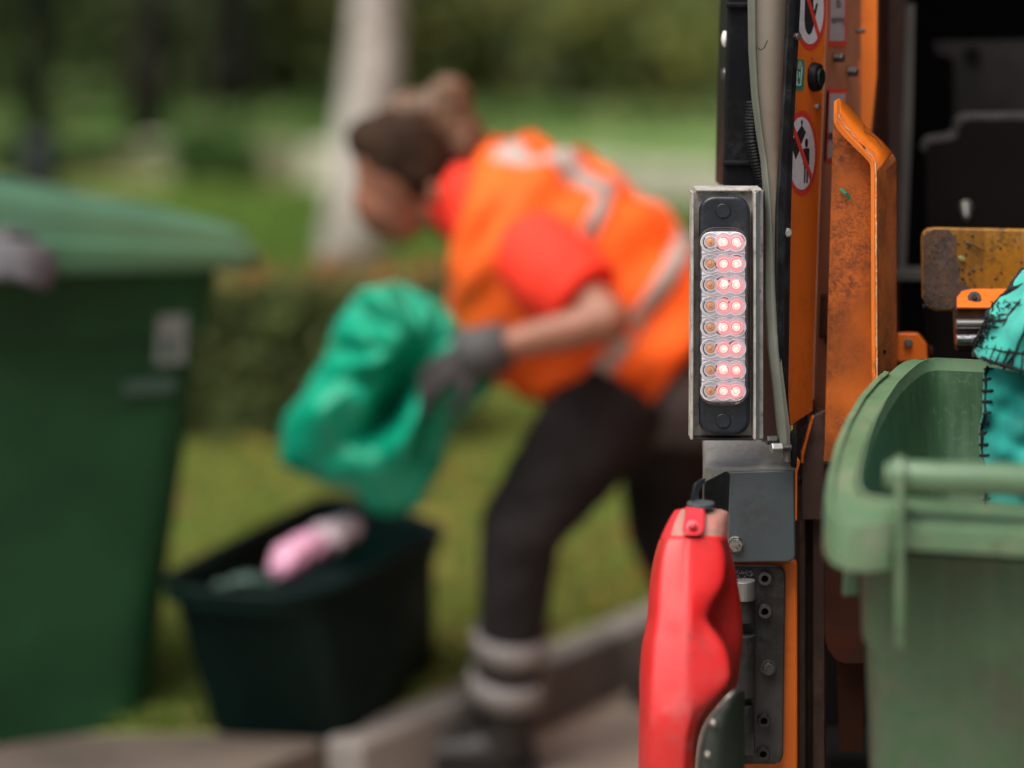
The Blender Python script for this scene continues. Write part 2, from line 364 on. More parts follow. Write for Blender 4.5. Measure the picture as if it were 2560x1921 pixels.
# ------------------------------------------------------------ foliage
def leaf_mesh(name, centers, size, cols, parent=None, mats=None, flat=0.0, origin=None, thin=.55):
    n = len(centers); c = np.array(centers); sz = size*(.6+.8*rng.random(n))[:, None]
    a = rng.normal(size=(n, 3)); a[:, 2] *= (1-flat); a /= np.linalg.norm(a, axis=1)[:, None]
    q = rng.normal(size=(n, 3)); q[:, 2] *= (1-flat); b = np.cross(a, q); b = np.cross(b, a) if flat else b
    b /= np.linalg.norm(b, axis=1)[:, None]
    org = c.mean(0) if origin is None else np.array(origin)
    V = np.stack([c-a*sz, c+b*sz*thin, c+a*sz, c-b*sz*thin], 1).reshape(-1, 3)-org
    me = bpy.data.meshes.new(name); me.vertices.add(4*n); me.vertices.foreach_set('co', V.ravel())
    me.loops.add(4*n); me.loops.foreach_set('vertex_index', np.arange(4*n)); me.polygons.add(n)
    me.polygons.foreach_set('loop_start', np.arange(n)*4); me.polygons.foreach_set('loop_total', np.full(n, 4))
    me.update(); at = me.color_attributes.new('Col', 'FLOAT_COLOR', 'POINT')
    cols = np.array(cols); k = rng.integers(0, len(cols), n); cc = cols[k]*(.7+.6*rng.random((n, 1)))
    cc = np.concatenate([cc, np.ones((n, 1))], 1); at.data.foreach_set('color', np.repeat(cc, 4, 0).ravel())
    me.materials.append(mats or M['leaf'])
    o = bpy.data.objects.new(name, me); COL.objects.link(o); o.parent = parent
    o.location = Vector(org)-(wloc(parent) if parent else Vector((0,0,0))); return o
def clumps(c, r, nclump, nleaf, spread):
    out = []
    for _ in range(nclump):
        d = rng.normal(size=3); d /= np.linalg.norm(d); k = rng.random()**(1/2.2)
        p = np.array(c)+d*np.array(r)*k
        out.append(p+rng.normal(size=(nleaf, 3))*spread*(.6+.8*rng.random()))
    return np.concatenate(out)
DK = [(.085,.13,.055), (.11,.16,.06), (.09,.13,.06)]
MID = [(.24,.31,.12), (.27,.34,.13), (.19,.26,.11)]
OLV = [(.38,.37,.11), (.29,.32,.10), (.46,.38,.11), (.23,.27,.10)]
GRY = [(.32,.36,.24), (.27,.31,.20), (.20,.24,.15)]
AUT = [(.45,.20,.05), (.35,.22,.05), (.2,.2,.06)]
BRT = [(.08,.20,.04), (.10,.24,.05)]
def shrub(px0, px1, Y, h, cols, label, nl=5200, z0=.45):
    x0, x1 = (px0-1280)/FPX*Y, (px1-1280)/FPX*Y; cx = (x0+x1)/2; rx = (x1-x0)/2
    t = thing('shrub', label, 'shrub', (cx, Y, z0), 'shrubs and trees beyond the low wall')
    for k in range(3):
        a = Vector((cx+random.uniform(-.15,.15), Y+random.uniform(-.1,.1), z0-.2)); b = a+Vector((random.uniform(-.5,.5)*rx, random.uniform(-.3,.3), h*.7))
        mk('stem', tube([a, a.lerp(b, .5)+Vector((.06,0,0)), b], [.06,.04,.015], 7), M['bark'], t)
    pts = clumps((cx, Y, z0+h*.52), (rx, .9, h*.52), 40, nl//56, .20)
    leaf_mesh('foliage', pts, .085, cols, t)
shrub(-260, 260, 21.5, 2.1, DK+MID[:1], 'dark green shrub at the far left behind the dark post')
shrub(60, 520, 24.5, 2.5, DK+MID, 'dark shrub between the dark post and the dark trunk')
shrub(330, 640, 22.5, 2.3, GRY+MID, 'grey green shrub left of the pale tree trunk')
shrub(560, 900, 24.0, 2.4, DK+OLV[:2], 'dark olive shrub just left of the pale trunk')
shrub(860, 1180, 23.0, 2.2, MID+OLV, 'green shrub directly behind the bending worker\'s head')
shrub(1060, 1330, 25.0, 2.4, DK+MID, 'dark green shrub above the worker\'s hair bun')
shrub(1200, 1560, 22.5, 2.0, MID+OLV+GRY, 'mid green shrub above the worker\'s back')
shrub(1440, 1800, 21.5, 2.3, OLV+MID, 'yellow olive shrub left of the black truck post')
shrub(1640, 1960, 23.5, 2.2, AUT+OLV, 'autumn tinted shrub just behind the black truck post')
shrub(1850, 2300, 24.5, 2.4, DK+OLV, 'dark olive shrub hidden mostly by the truck')
for (a_, b_, Y_, h_, lb_) in ((430, 640, 18.6, .42, 'low plant against the wall between the dark trunk and pale trunk'), (-40, 190, 19.0, .40, 'low plant against the wall at the far left')):
    x_ = ((a_+b_)/2-1280)/FPX*Y_; t_ = thing('low_plant', lb_, 'plant', (x_, Y_, GZ))
    leaf_mesh('foliage', clumps((x_, Y_, GZ+h_*.5), ((b_-a_)/2/FPX*Y_, .25, h_*.5), 20, 60, .06), .05, DK+BRT, t_)
def tree(px, Y, r0, hh, lean, bark, label, crown, ncr=1500, cols=MID, name='leafy_tree', z0=.5, cz=None, cr=None, grp='shrubs and trees beyond the low wall'):
    x = (px-1280)/FPX*Y; t = thing(name, label, 'tree', (x, Y, z0), grp)
    pts = [Vector((x+lean*k*hh+.03*math.sin(k*7), Y, z0-.15+k*hh)) for k in np.linspace(0, 1, 9)]
    mk('trunk', tube(pts, [r0*((1.38, 1.10, .86, .80)[k] if k < 4 and crown and name == 'birch_tree' else 1.35 if k == 0 else 1.12 if k == 1 else 1-.55*k/8) for k in range(9)], 14), bark, t, smooth=True)
    top = pts[-1]
    for k in range(5):
        a = pts[5+k % 3]; b = a+Vector((math.cos(k*1.3)*1.2, math.sin(k*1.3)*1.1, 1.1+.2*k))
        mk('limb', tube([a, a.lerp(b, .5)+Vector((0,0,.1)), b], [r0*.45, r0*.3, r0*.12], 8), bark, t, smooth=True)
    if crown:
        leaf_mesh('crown', clumps(tuple(top+Vector((0,0,cz or .6))), cr or (1.9,1.6,1.5), 60, ncr//60, .25), .10, cols, t)
    return t
tree(365, 19.6, .13, 4.6, .01, M['bark'], 'dark narrow trunk left of the pale trunk, above the green bin', True, cols=DK+MID)
tree(575, 21.0, .15, 4.8, -.01, M['bark'], 'dark tree trunk standing between dark narrow trunk and pale trunk', True, cols=DK+OLV)
tree(1330, 27, .14, 5, .02, M['bark'], 'far tree behind the shrubs above the worker\'s shoulder', True, cols=MID+OLV)
tree(-120, 24, .16, 5, .02, M['bark'], 'dark tree at the far left edge of the garden', True, cols=DK)
tree(1720, 26, .14, 5, .02, M['bark'], 'far yellowing tree left of the truck', True, cols=OLV+AUT)
tree(862, 11.5, .142, 5.5, .080, M['bark_pale'], 'pale grey birch trunk leaning right behind the worker\'s head', True, cols=OLV+MID, name='birch_tree', z0=GZ, grp=None, cz=1.0)
# low hanging leaves of the birch
# dark lamp post far left
t = thing('dark_post', 'dark blue green metal post at the left behind the green bin', 'post', tuple(P(95, 0, 13).xy)+(GZ,))
mk('post_shaft', cyl(Vector((P(95,0,13).x, 13, GZ)), Vector((P(95,0,13).x, 13, 4.5)), .075, .06), M['post'], t, smooth=True)
mk('post_base', cyl(Vector((P(95,0,13).x, 13, GZ)), Vector((P(95,0,13).x, 13, GZ+.7)), .10, .095), M['post'], t, smooth=True)
mk('post_cap', ellip(Vector((P(95,0,13).x, 13, 4.5)), (.09,.09,.07)), M['post'], t, smooth=True)
# distant wood closing the view
N = 19000; pts = np.stack([rng.uniform(-14, 22, N), rng.uniform(30, 36, N), 0.7+5.5*rng.random(N)**1.1], 1)
pts += .9*np.sin(pts[:, [2, 0, 1]]*1.7)+.3*np.sin(pts[:, [1, 2, 0]]*5)
kind(leaf_mesh('distant_wood', pts, .16, MID+OLV+GRY+OLV), 'stuff')
# bright ground cover on the bank
pts = np.stack([rng.uniform(-9, 9, 9000), rng.uniform(19.5, 23.5, 9000), rng.uniform(.42, .62, 9000)], 1)
kind(leaf_mesh('ground_cover', pts, .07, BRT+MID), 'stuff')
# hedge block behind the tub
hx0, hx1 = -1.22, -.12
hd = thing('clipped_hedge', 'low clipped brown green hedge behind the dark tub', 'hedge', ((hx0+hx1)/2, 8.0, GZ))
n = 16000; q = np.stack([rng.uniform(hx0, hx1, n), rng.uniform(7.55, 8.0, n), rng.uniform(GZ+.03, GZ+.52, n)], 1)
q[:, 0] = np.clip(q[:, 0], hx0, hx1)
leaf_mesh('foliage', q, .03, DK+MID+MID+[(.16,.17,.06)], hd)
mk('core', box(((hx0+hx1)/2, 7.78, GZ+.25), (hx1-hx0-.1, .36, .46)), M['bark'], hd, bevel=.05)
n = 110; q = np.stack([rng.uniform(hx0, hx1, n), rng.uniform(7.5, 8.0, n), rng.uniform(GZ+.52, GZ+.55, n)], 1)
kind(leaf_mesh('fallen_leaves', q, .04, [(.35,.17,.06), (.28,.13,.05), (.30,.22,.06)], hd, M['debris'], flat=.8), 'stuff')
# grass blades and fallen leaves on the lawn
def on_lawn(n, y0, y1, xf=.24):
    y = rng.uniform(y0, y1, n); x = rng.uniform(-1, 1, n)*xf*y
    kx = KA.x+(y-KA.y)*KD.x/KD.y-.03
    k = x < kx; return x[k], y[k]
x, y = on_lawn(110000, 4.66, 9.5)
q = np.stack([x, y, np.full(len(x), GZ+.018)], 1)
gr = leaf_mesh('grass_blades', q, .026, [(.18,.29,.05), (.25,.34,.08), (.15,.24,.04), (.38,.36,.12)], thin=.16); gr['kind'] = 'stuff'
x, y = on_lawn(30000, 9.5, 18)
gr = leaf_mesh('grass_tufts', np.stack([x, y, np.full(len(x), GZ+.02)], 1), .05, [(.14,.26,.045), (.17,.28,.055), (.12,.21,.04)], thin=.3); gr['kind'] = 'stuff'
x, y = on_lawn(3800, 4.7, 12)
k = rng.random(len(x)) < np.clip(.25+.5*np.sin(x*3+y*1.3), 0, 1)+.15
fl = leaf_mesh('fallen_leaves', np.stack([x, y, np.full(len(x), GZ+.03)], 1)[k], .03, [(.36,.18,.05), (.30,.24,.06), (.38,.30,.08), (.22,.11,.05)], mats=M['debris'], flat=.75); fl['kind'] = 'stuff'

# ------------------------------------------------------------ people helpers
def hand(g, wrist, d, up, L=.18, curl=.6, m=0):
    """palm plus five separate bent fingers, joined into the same mesh data"""
    d = Vector(d).normalized(); up = Vector(up); up = (up-d*up.dot(d)).normalized(); sd = d.cross(up).normalized()
    w0 = Vector(wrist); rot = Matrix((sd, d, up)).transposed()
    g.add(*ellip(w0+d*L*.26, (L*.24, L*.30, L*.10), rot, 12, 8), m)
    for k, (o_, ln) in enumerate(((-.17,.40), (-.06,.46), (.06,.43), (.17,.34))):
        p = w0+d*L*.48+sd*L*o_; pts = [w0+d*L*.2+sd*L*o_*.7, p]; dd = d.copy()
        for j in range(3):
            dd = (dd*math.cos(curl)-up*math.sin(curl)).normalized() if j or curl > .3 else dd
            p = p+dd*L*ln*(.42, .33, .25)[j]; pts.append(p)
        g.add(*tube(pts, [L*.055, L*.055, L*.052, L*.048, L*.036], 8), m)
    p = w0+d*L*.14+sd*-L*.16; dd = (d*.6-sd*.75-up*.3).normalized(); p2 = p+dd*L*.22; dd2 = (d*.85-up*.5).normalized()
    g.add(*tube([p, p2, p2+dd2*L*.17, p2+dd2*L*.29], [L*.075, L*.065, L*.055, L*.04], 8), m)

# ------------------------------------------------------------ worker bending over the tub
YW = 4.82
wk = thing('person', 'worker with hair bun and orange hi-vis vest bending over the tub with a teal sack', 'person', (P(1330, 1900, YW).x, YW, 0))
body = G()
# head, face left and down
hrot = Matrix.Rotation(R(-14), 3, 'Y')
HC = P(1000, 410, YW)
body.add(*ellip(HC, (.092,.078,.110), hrot))
body.add(*ellip(P(970, 505, YW), (.070,.058,.075), hrot))
body.add(*ellip(P(1000, 565, YW), (.045,.042,.035), hrot))
body.add(*ellip(P(905, 490, YW), (.024,.013,.020), hrot, 10, 6))        # nose
body.add(*ellip(P(950, 540, YW), (.020,.024,.012), hrot, 10, 6))        # mouth
body.add(*ellip(P(1085, 480, YW-.077), (.018,.008,.028), hrot, 10, 6))   # ear
body.add(*tube([P(1070, 500, YW), P(1200, 560, YW)], [.052,.065], 14))
# forearms
sh_n, el_n, wr_n = P(1345, 640, 4.66), P(1520, 800, 4.50), P(1205, 880, 4.52)
sh_f, el_f, wr_f = P(1230, 640, 5.0), P(1180, 830, 5.02), P(1010, 900, 4.86)
for a, b, c in ((sh_n, el_n, wr_n), (sh_f, el_f, wr_f)):
    body.add(*tube([a, a.lerp(b, .5), b], [.055, .05, .043], 12)); body.add(*ellip(b, (.043,.043,.043)))
    body.add(*tube([b, b.lerp(c, .35), c], [.040, .038, .027], 12))
# trunk and legs under the clothes
body.add(*tube([P(1200,530,YW), P(1400,650,YW), P(1560,770,YW), P(1650,900,YW)], [.08,.11,.12,.12], 14))
hip_n, kn_n, an_n = P(1560, 960, 4.72), P(1300, 1330, 4.70), P(1262, 1770, 4.78)
hip_f, kn_f, an_f = P(1670, 960, 4.98), P(1668, 1330, 5.08), P(1810, 1690, 5.28)
for a, b, c in ((hip_n, kn_n, an_n), (hip_f, kn_f, an_f)):
    body.add(*tube([a, b, c], [.07,.05,.035], 12))
mk('body', body, M['skin'], wk, remesh=.008)
for dy in (-.036, .036):
    mk('eye', ellip(P(935, 462, YW+dy), (.010,.010,.010), None, 10, 6), M['hair'], wk, smooth=True)
hair = G()
hair.add(*ellip(P(1012, 378, YW), (.102,.088,.098), hrot)); hair.add(*ellip(P(1045, 420, YW), (.085,.086,.075), hrot))
hair.add(*ellip(P(925, 350, YW), (.05,.05,.05), hrot))
mk('hair', hair, M['hair'], wk, remesh=.008, disp=(.008, .03))
bn = G(); bn.add(*ellip(P(1075, 285, YW), (.060,.055,.050))); bn.add(*ellip(P(1120, 245, YW), (.045,.05,.045))); bn.add(*ellip(P(1035, 275, YW), (.05,.05,.035), Matrix.Rotation(R(20), 3, 'Y'))); bn.add(*ellip(P(1165, 385, YW), (.03,.04,.05))); bn.add(*ellip(P(1150, 330, YW), (.046,.05,.075), Matrix.Rotation(R(-25), 3, 'Y'))); bn.add(*ellip(P(1120, 300, YW), (.055,.05,.06)))
bn.add(*ellip(P(1000, 300, YW), (.05,.05,.035)))
mk('hair_bun', bn, M['bun'], wk, remesh=.007, disp=(.022, .025))
# torso sections (back point, front point, half width)
TS = [((1165,395),(1125,600),.075), ((1235,372),(1130,690),.165), ((1380,375),(1150,830),.205), ((1540,460),(1270,950),.20), ((1685,590),(1390,1000),.185), ((1790,740),(1560,1040),.19)]
def S(t, ang, inf=0.0):
    i = min(int(t), len(TS)-2); u = t-i
    def cr(k): return TS[max(0, min(len(TS)-1, k))]
    def cmr(a, b, c, d): return .5*((2*b)+(-a+c)*u+(2*a-5*b+4*c-d)*u*u+(-a+3*b-3*c+d)*u**3)
    vals = [cmr(*[ [c_[0][0], c_[0][1], c_[1][0], c_[1][1], c_[2]][j] for c_ in (cr(i-1), cr(i), cr(i+1), cr(i+2))]) for j in range(5)]
    b, f, ry = P(vals[0], vals[1], YW), P(vals[2], vals[3], YW), vals[4]
    c = (b+f)/2; h = (b-f)/2; L_ = h.length; a = R(ang)
    fold = .008*math.sin(ang*.11+t*5)+.008*math.sin(t*9+ang*.05)+.006*math.sin(ang*.23-t*7)
    return c+h*(math.cos(a)*(1+(inf+fold)/L_))+Vector((0,-1,0))*math.sin(a)*(ry+inf+fold)
def shell(t0, t1, a0, a1, inf, nt_=24, na=36):
    return loft([[S(t0+(t1-t0)*j/nt_, a0+(a1-a0)*i/na, inf) for i in range(na+1)] for j in range(nt_+1)])
g = G(); v, f = loft([[S(t, a, -.006) for a in range(0, 360, 10)] for t in np.linspace(0, 4.95, 26)], True, True); g.add(v, f)
for a, b in ((sh_n, el_n), (sh_f, el_f)):
    e = a.lerp(b, .72); g.add(*ellip(a, (.075,.075,.075))); g.add(*tube([a, a.lerp(e, .5), e], [.078, .078, .070], 16))
g.add(*tube([P(1090,470,YW), P(1165,505,YW)], [.068,.085], 18))
mk('shirt', g, M['shirt'], wk, remesh=.009)
mk('vest', shell(.55, 5.0, 0, 360, .012), M['vest'], wk, smooth=True, solid=.004)
g = G(); g.add(*shell(3.98, 4.26, 0, 360, .0155, 4)); mk('reflective_band', g, M['reflect'], wk, smooth=True, solid=.003)
g = G(); g.add(*shell(1.0, 3.0, 20, 38, .0155, 20, 6)); mk('reflective_band', g, M['reflect'], wk, smooth=True, solid=.003)
g = G(); g.add(*shell(2.78, 3.02, 20, 90, .016, 5, 18)); mk('reflective_band', g, M['reflect'], wk, smooth=True, solid=.003)
g = G(); g.add(*shell(.9, 2.2, 185, 215, .020, 12, 6)); mk('reflective_band', g, M['reflect'], wk, smooth=True, solid=.003)
# near sleeve lies outside the vest arm hole
e = sh_n.lerp(el_n, .70); g = G()
g.add(*tube([sh_n+Vector((0,-.03,.0)), sh_n.lerp(e, .5)+Vector((0,-.02,0)), e], [.088, .092, .080], 18)); g.add(*ellip(sh_n+Vector((0,-.03,0)), (.09,.09,.09)))
mk('sleeve', g, M['shirt'], wk, remesh=.009)
# trousers
g = G()
g.add(*loft([[S(t, a, .004) for a in range(0, 360, 12)] for t in np.linspace(4.2, 5.0, 6)], True, True))
g.add(*ellip(P(1665, 935, YW+.03), (.17,.19,.15)))
g.add(*tube([hip_n, hip_n.lerp(kn_n, .5), kn_n, kn_n.lerp(an_n, .5), an_n], [.115, .105, .082, .068, .066], 18))
g.add(*tube([hip_f, hip_f.lerp(kn_f, .5), kn_f, kn_f.lerp(an_f, .5), an_f], [.115, .105, .085, .068, .066], 18))
mk('trousers', g, M['trousers'], wk, remesh=.010, disp=(.01, .05))
pc_ = P(1665, 935, YW+.03)
mk('hip_panel', loft([[pc_+Vector((.182*math.sin(R(a))*math.cos(R(b)), .202*math.sin(R(a))*math.sin(R(b)), .162*math.cos(R(a)))) for b in range(215, 345, 8)] for a in range(72, 142, 8)]), M['pocket'], wk, smooth=True, solid=.005)
mk('trouser_panel', loft([[hip_f.lerp(kn_f, t)+Vector((.128*math.sin(R(a))*(1-.2*t), -.135*math.cos(R(a))*(1-.2*t), 0)) for a in range(-80, 50, 10)] for t in (-.12,.0,.15,.3,.36)]), M['pocket'], wk, smooth=True, solid=.006)
for a, b in ((kn_n, an_n), (kn_f, an_f)):
    for t in (.56, .80):
        p0, p1 = a.lerp(b, t), a.lerp(b, t+.13)
        mk('leg_reflective_band', tube([p0, p1], [.0775, .076], 20), M['reflect_grey'], wk, smooth=True)
for an, zz in ((an_n, 0), (an_f, 0)):
    g = G(); g.add(*tube([an+Vector((0,0,.02)), Vector((an.x, an.y, .05))], [.058,.055], 14))
    g.add(*ellip(Vector((an.x-.06, an.y-.01, .045)), (.13,.048,.045))); g.add(*ellip(Vector((an.x-.14, an.y-.01, .035)), (.06,.045,.035)))
    mk('boot', g, M['boot'], wk, remesh=.008)
    mk('boot_sole', box((an.x-.065, an.y-.01, .008), (.28,.09,.016)), M['boot'], wk, bevel=.006)
for wr, el, nm in ((wr_n, el_n, 0), (wr_f, el_f, 1)):
    d = (wr-el).normalized(); g = G(); g.add(*tube([wr-d*.03, wr+d*.03], [.042,.045], 14))
    hand(g, wr+d*.0, d+Vector((0,0,-.25)), (0, -.5, .8), .205, .55)
    mk('work_glove', g, M['glove'], wk, remesh=.006)
    mk('glove_cuff', tube([wr-d*.05, wr+d*.045], [.046,.050], 18), M['glove_cuff'], wk, smooth=True)

# teal sack in her hands: a slack closed sheet with folds gathered at the glove
YS = 4.68
OL = [(965,705),(1030,712),(1100,750),(1150,800),(1205,850),(1245,905),(1235,975),(1180,1025),(1135,1070),(1118,1140),(1090,1210),(1050,1265),(985,1300),(930,1285),(880,1238),(820,1215),(740,1190),(695,1155),(690,1095),(715,1030),(760,970),(800,905),(828,830),(855,770),(905,722)]
cS = Vector((955, 1000)); nth = 96; nrho = 22
cl_ = resample([Vector((x, y, 0)) for x, y in OL+[OL[0]]], nth+1)[:-1]
def sack_pt(k, rho, sg):
    o = cl_[k]; wob = 1+.02*math.sin(k*.9)*(rho**3)
    px = cS.x+(o.x-cS.x)*rho*wob; py = cS.y+(o.y-cS.y)*rho*wob
    gx, gy = 1085, 890; ph = math.atan2(py-gy, px-gx); dg = math.hypot(px-gx, py-gy)
    am = min(1, dg/170)*min(1, max(.25, (470-dg)/250))
    th_ = math.sqrt(max(0, 1-rho**2.4))
    f1 = abs(math.sin(5.2*ph+.35*math.sin(dg*.013)+.7))**.75; f2 = math.sin(12*ph+dg*.021)
    f3 = math.sin(px*.023+py*.009)*math.sin(py*.019-px*.006)
    y = .115*th_ + sg*(.066*am*(f1-.55)+.013*am*f2+.020*f3+.008*math.sin(px*.05-py*.037)*am)*(.35+.65*th_)
    va = math.exp(-(((px-990)*.86+(py-990)*.50)/42)**2-(((py-990)*.86-(px-990)*.50)/120)**2)
    y -= (.16 if sg > 0 else 0)*va*th_
    return P(px, py, YS-y if sg > 0 else YS+y*.8)
rowsF = [[sack_pt(k, rho, 1) for k in range(nth)] for rho in [max(.01, j_/nrho) for j_ in range(nrho+1)]]
rowsB = [[sack_pt(k, rho, -1) for k in range(nth)] for rho in [max(.01, j_/nrho) for j_ in range(nrho, -1, -1)]]
v, f = loft(rowsF+rowsB[1:], True, True)
tag(mk('teal_sack', (v, f), mat('teal_satin_fabric', (.0, .30, .175), .45, vary=.15, vscale=8, spec=.4, bump=(.3, 40)), None, smooth=True, sub=1), 'bright teal fabric sack hanging crumpled from the bending worker\'s gloved hands', 'sack')

# ------------------------------------------------------------ second worker, cut off by the left edge
W2 = thing('person', 'worker mostly cut off by the left edge, grey gloved hand on the big green bin', 'person', (-1.62, 4.62, GZ))
hw = P(-30, 650, 4.42)
g = G()
g.add(*tube([hw+Vector((-.05,0,.0)), hw+Vector((-.26,.03,.02)), (-1.58,4.55,1.42)], [.03,.042,.055], 12))
g.add(*ellip((-1.62,4.66,1.66), (.08,.095,.115))); g.add(*ellip((-1.53,4.66,1.64), (.022,.013,.02), None, 10, 6)); g.add(*tube([(-1.63,4.66,1.6), (-1.64,4.66,1.44)], [.055,.07], 12))
g.add(*tube([(-1.64,4.66,1.48), (-1.66,4.66,1.1), (-1.66,4.66,.9)], [.12,.13,.13], 14)); g.add(*tube([(-1.62,4.83,1.42), (-1.6,4.9,1.14), (-1.45,4.85,.95)], [.05,.042,.03], 12))
for yy in (4.57, 4.77): g.add(*tube([(-1.66,yy,.95), (-1.63,yy,.55), (-1.67,yy,.2)], [.08,.055,.04], 12))
mk('body', g, M['skin'], W2, remesh=.010)
g = G(); g.add(*ellip((-1.64,4.66,1.70), (.088,.10,.10))); mk('hair', g, M['hair'], W2, smooth=True)
g = G(); g.add(*tube([(-1.64,4.66,1.50), (-1.65,4.66,1.38), (-1.66,4.66,1.1), (-1.66,4.66,.86)], [.12,.19,.175,.18], 20)); g.add(*tube([(-1.60,4.52,1.43), (-1.45,4.49,1.34)], [.085,.075], 16)); g.add(*tube([(-1.62,4.83,1.43), (-1.6,4.9,1.2)], [.08,.07], 16))
mk('jacket', g, M['vest'], W2, remesh=.012)
g = G(); [g.add(*tube([(-1.66,yy,.95), (-1.63,yy,.55), (-1.67,yy,.22)], [.11,.085,.075], 16)) for yy in (4.57, 4.77)]; g.add(*ellip((-1.66,4.67,.92), (.14,.18,.12)))
mk('trousers', g, M['trousers'], W2, remesh=.012)
for yy in (4.57, 4.77):
    g = G(); g.add(*tube([(-1.67,yy,.25), (-1.67,yy,GZ+.06)], [.06,.06], 12)); g.add(*ellip((-1.60,yy,GZ+.046), (.14,.05,.046))); mk('boot', g, M['boot'], W2, remesh=.010)
g = G(); hand(g, hw+Vector((-.03,0,.0)), (1, -.1, .0), (0, -.85, .55), .20, .75); g.add(*tube([hw+Vector((-.09,0,.0)), hw+Vector((0,0,0))], [.04,.04], 12))
mk('work_glove', g, M['glove_grey'], W2, remesh=.006)

# ------------------------------------------------------------ big green bin at the left
BA = R(27); bu = Vector((math.cos(BA), math.sin(BA), 0)); bv = Vector((-math.sin(BA), math.cos(BA), 0))
B0 = P(200, 0, 4.60); B0.z = GZ
gb = thing('wheelie_bin', 'large dark green wheelie bin with pale label and lighter green lid at left', 'wheelie bin', tuple(B0))
def BB(u, v, z, taper=0.0):   # u along the front face, v backwards; both tapering towards the bottom
    return B0+bu*u+bv*v+Vector((0,0,z))
WB, DB, HB = .30, .0, .84
def ring(z, ins, w0=-.62, w1=.285, d=.55, r=.09):
    k = (1-z/.84)
    a0, a1, b0_, b1_ = w0+.05*k+ins, w1-.115*k-ins, 0.01+.03*k+ins, d-.03*k-ins
    pts = rrect((a0+a1)/2, (b0_+b1_)/2, a1-a0, b1_-b0_, r, 5)
    return [BB(x, y, z) for x, y in pts]
rows = [ring(z, 0) for z in (.0, .02, .3, .6, .905)]
v, f = loft(rows, True, True)
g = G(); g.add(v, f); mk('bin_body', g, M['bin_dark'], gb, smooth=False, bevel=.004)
mk('body_rib', loft([[p for p in ring(z, -.012)] for z in (.76, .765, .898, .90)], True, True), M['bin_dark'], gb)
# broad raised panel edge dividing the side
# lid: skirt and domed top
g = G()
def lring(z, ins, dz=0, r=.07):
    pts = rrect(-.155, .26, 1.02-2*ins, .70-2*ins, r, 5)
    return [BB(x, y, z-(x+.155)*dz) for x, y in pts]
rows = [lring(.895, .055, .02), lring(.898, .022, .02), lring(.905, .0, .03), lring(.965, .0, .085), lring(.970, .014, .09), lring(1.030, .020, .165), lring(1.048, .034, .185), lring(1.060, .065, .195), lring(1.068, .15, .20), lring(1.072, .25, .20)]
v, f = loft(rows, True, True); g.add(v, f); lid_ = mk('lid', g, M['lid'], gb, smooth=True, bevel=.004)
def decal(pts2, z_off, m, nm, par=gb):
    # flat print on the front face of the bin, slightly proud
    fr = [BB(u, .0+.03*(1-z/.84)-.004, z) for u, z in pts2]; bk = [p+bv*.003 for p in fr]
    return mk(nm, prism(fr, bk), m, par)
decal([(.150,.705),(.210,.705),(.214,.80),(.155,.80)], 0, M['label'], 'label')
mk('label_print', prism([BB(.165,-.0045,.720), BB(.185,-.0045,.720), BB(.187,-.007,.755), BB(.167,-.007,.755)], [BB(.165,.004,.720), BB(.185,.004,.720), BB(.187,.004,.755), BB(.167,.004,.755)]), M['label_faint'], gb)
decal([(.085,.650),(.190,.650),(.192,.678),(.087,.678)], 0, M['label_faint'], 'embossed_panel')
for wy in (.12, .44):
    w_ = mk('wheel', cyl(BB(-.60,wy-.03,.10), BB(-.60,wy+.03,.10), .10, .10, 28), M['tyre'], gb, bevel=.01)
mk('handle', tube([BB(-.64,.05,.80), BB(-.70,.05,.80), BB(-.70,.48,.80), BB(-.64,.48,.80)], .016, 10), M['bin_dark'], gb, smooth=True)

# ------------------------------------------------------------ dark tub
tb = thing('plastic_tub', 'dark green black rectangular tub with open top beside the kerb', 'tub', (-.40, 4.9, GZ))
TOP = [P(398,1466,4.58), P(775,1476,4.50), P(1108,1278,5.0), P(820,1262,5.32)]
BOT = [Vector((P(518,1835,4.64).x, 4.64, GZ)), Vector((P(880,1840,4.58).x, 4.60, GZ)), Vector((P(1100,1640,5.05).x, 5.06, GZ)), Vector((P(820,1640,5.2).x, 5.2, GZ))]
ztop = .42
TOP = [Vector((p.x, p.y, ztop+(p.y-4.6)*.02)) for p in TOP]
def round4(c, r, n=5):
    out = []
    for i in range(4):
        p, a, b = c[i], c[i-1], c[(i+1) % 4]
        pa, pb = p+(a-p).normalized()*r, p+(b-p).normalized()*r
        for k in range(n+1):
            t = k/n; out.append(pa*(1-t)**2+p*2*t*(1-t)+pb*t*t)
    return out
def shr(c, d):
    m = sum(c, Vector())/4; return [p+(m-p).normalized()*d for p in c]
rows = [round4(BOT, .05), [p for p in round4([a.lerp(b, .93) for a, b in zip(BOT, TOP)], .07)]]
lip = shr(TOP, -.03)
rows += [round4([p+Vector((0,0,-.03)) for p in lip], .12), round4(lip, .12), round4([p+Vector((0,0,.003)) for p in shr(TOP, .005)], .07),
         round4([a.lerp(b, .06)+Vector((0,0,.0)) for a, b in zip(shr(BOT,.01), shr(TOP,.012))], .05)]
v, f = loft(rows, True); n = len(rows[0]); f.append(tuple(reversed(range(n)))); f.append(tuple(range(len(v)-n, len(v))))
mk('tub_body', (v, f), M['tub'], tb, smooth=False, bevel=.003)
mk('tub_lip', tube([p+Vector((0,0,.002)) for p in round4(lip, .12)]+[round4(lip,.12)[0]], .009, 8), M['tub'], tb, smooth=True)
rt_ = Matrix.Rotation(R(-24), 3, 'Y')
g = G()
for (px, py, r_, Y) in ((725,1395,.036,4.66), (765,1372,.034,4.68), (705,1420,.026,4.64)): g.add(*ellip(P(px,py,Y), (r_*1.2,r_*1.2,r_*.95), rt_))
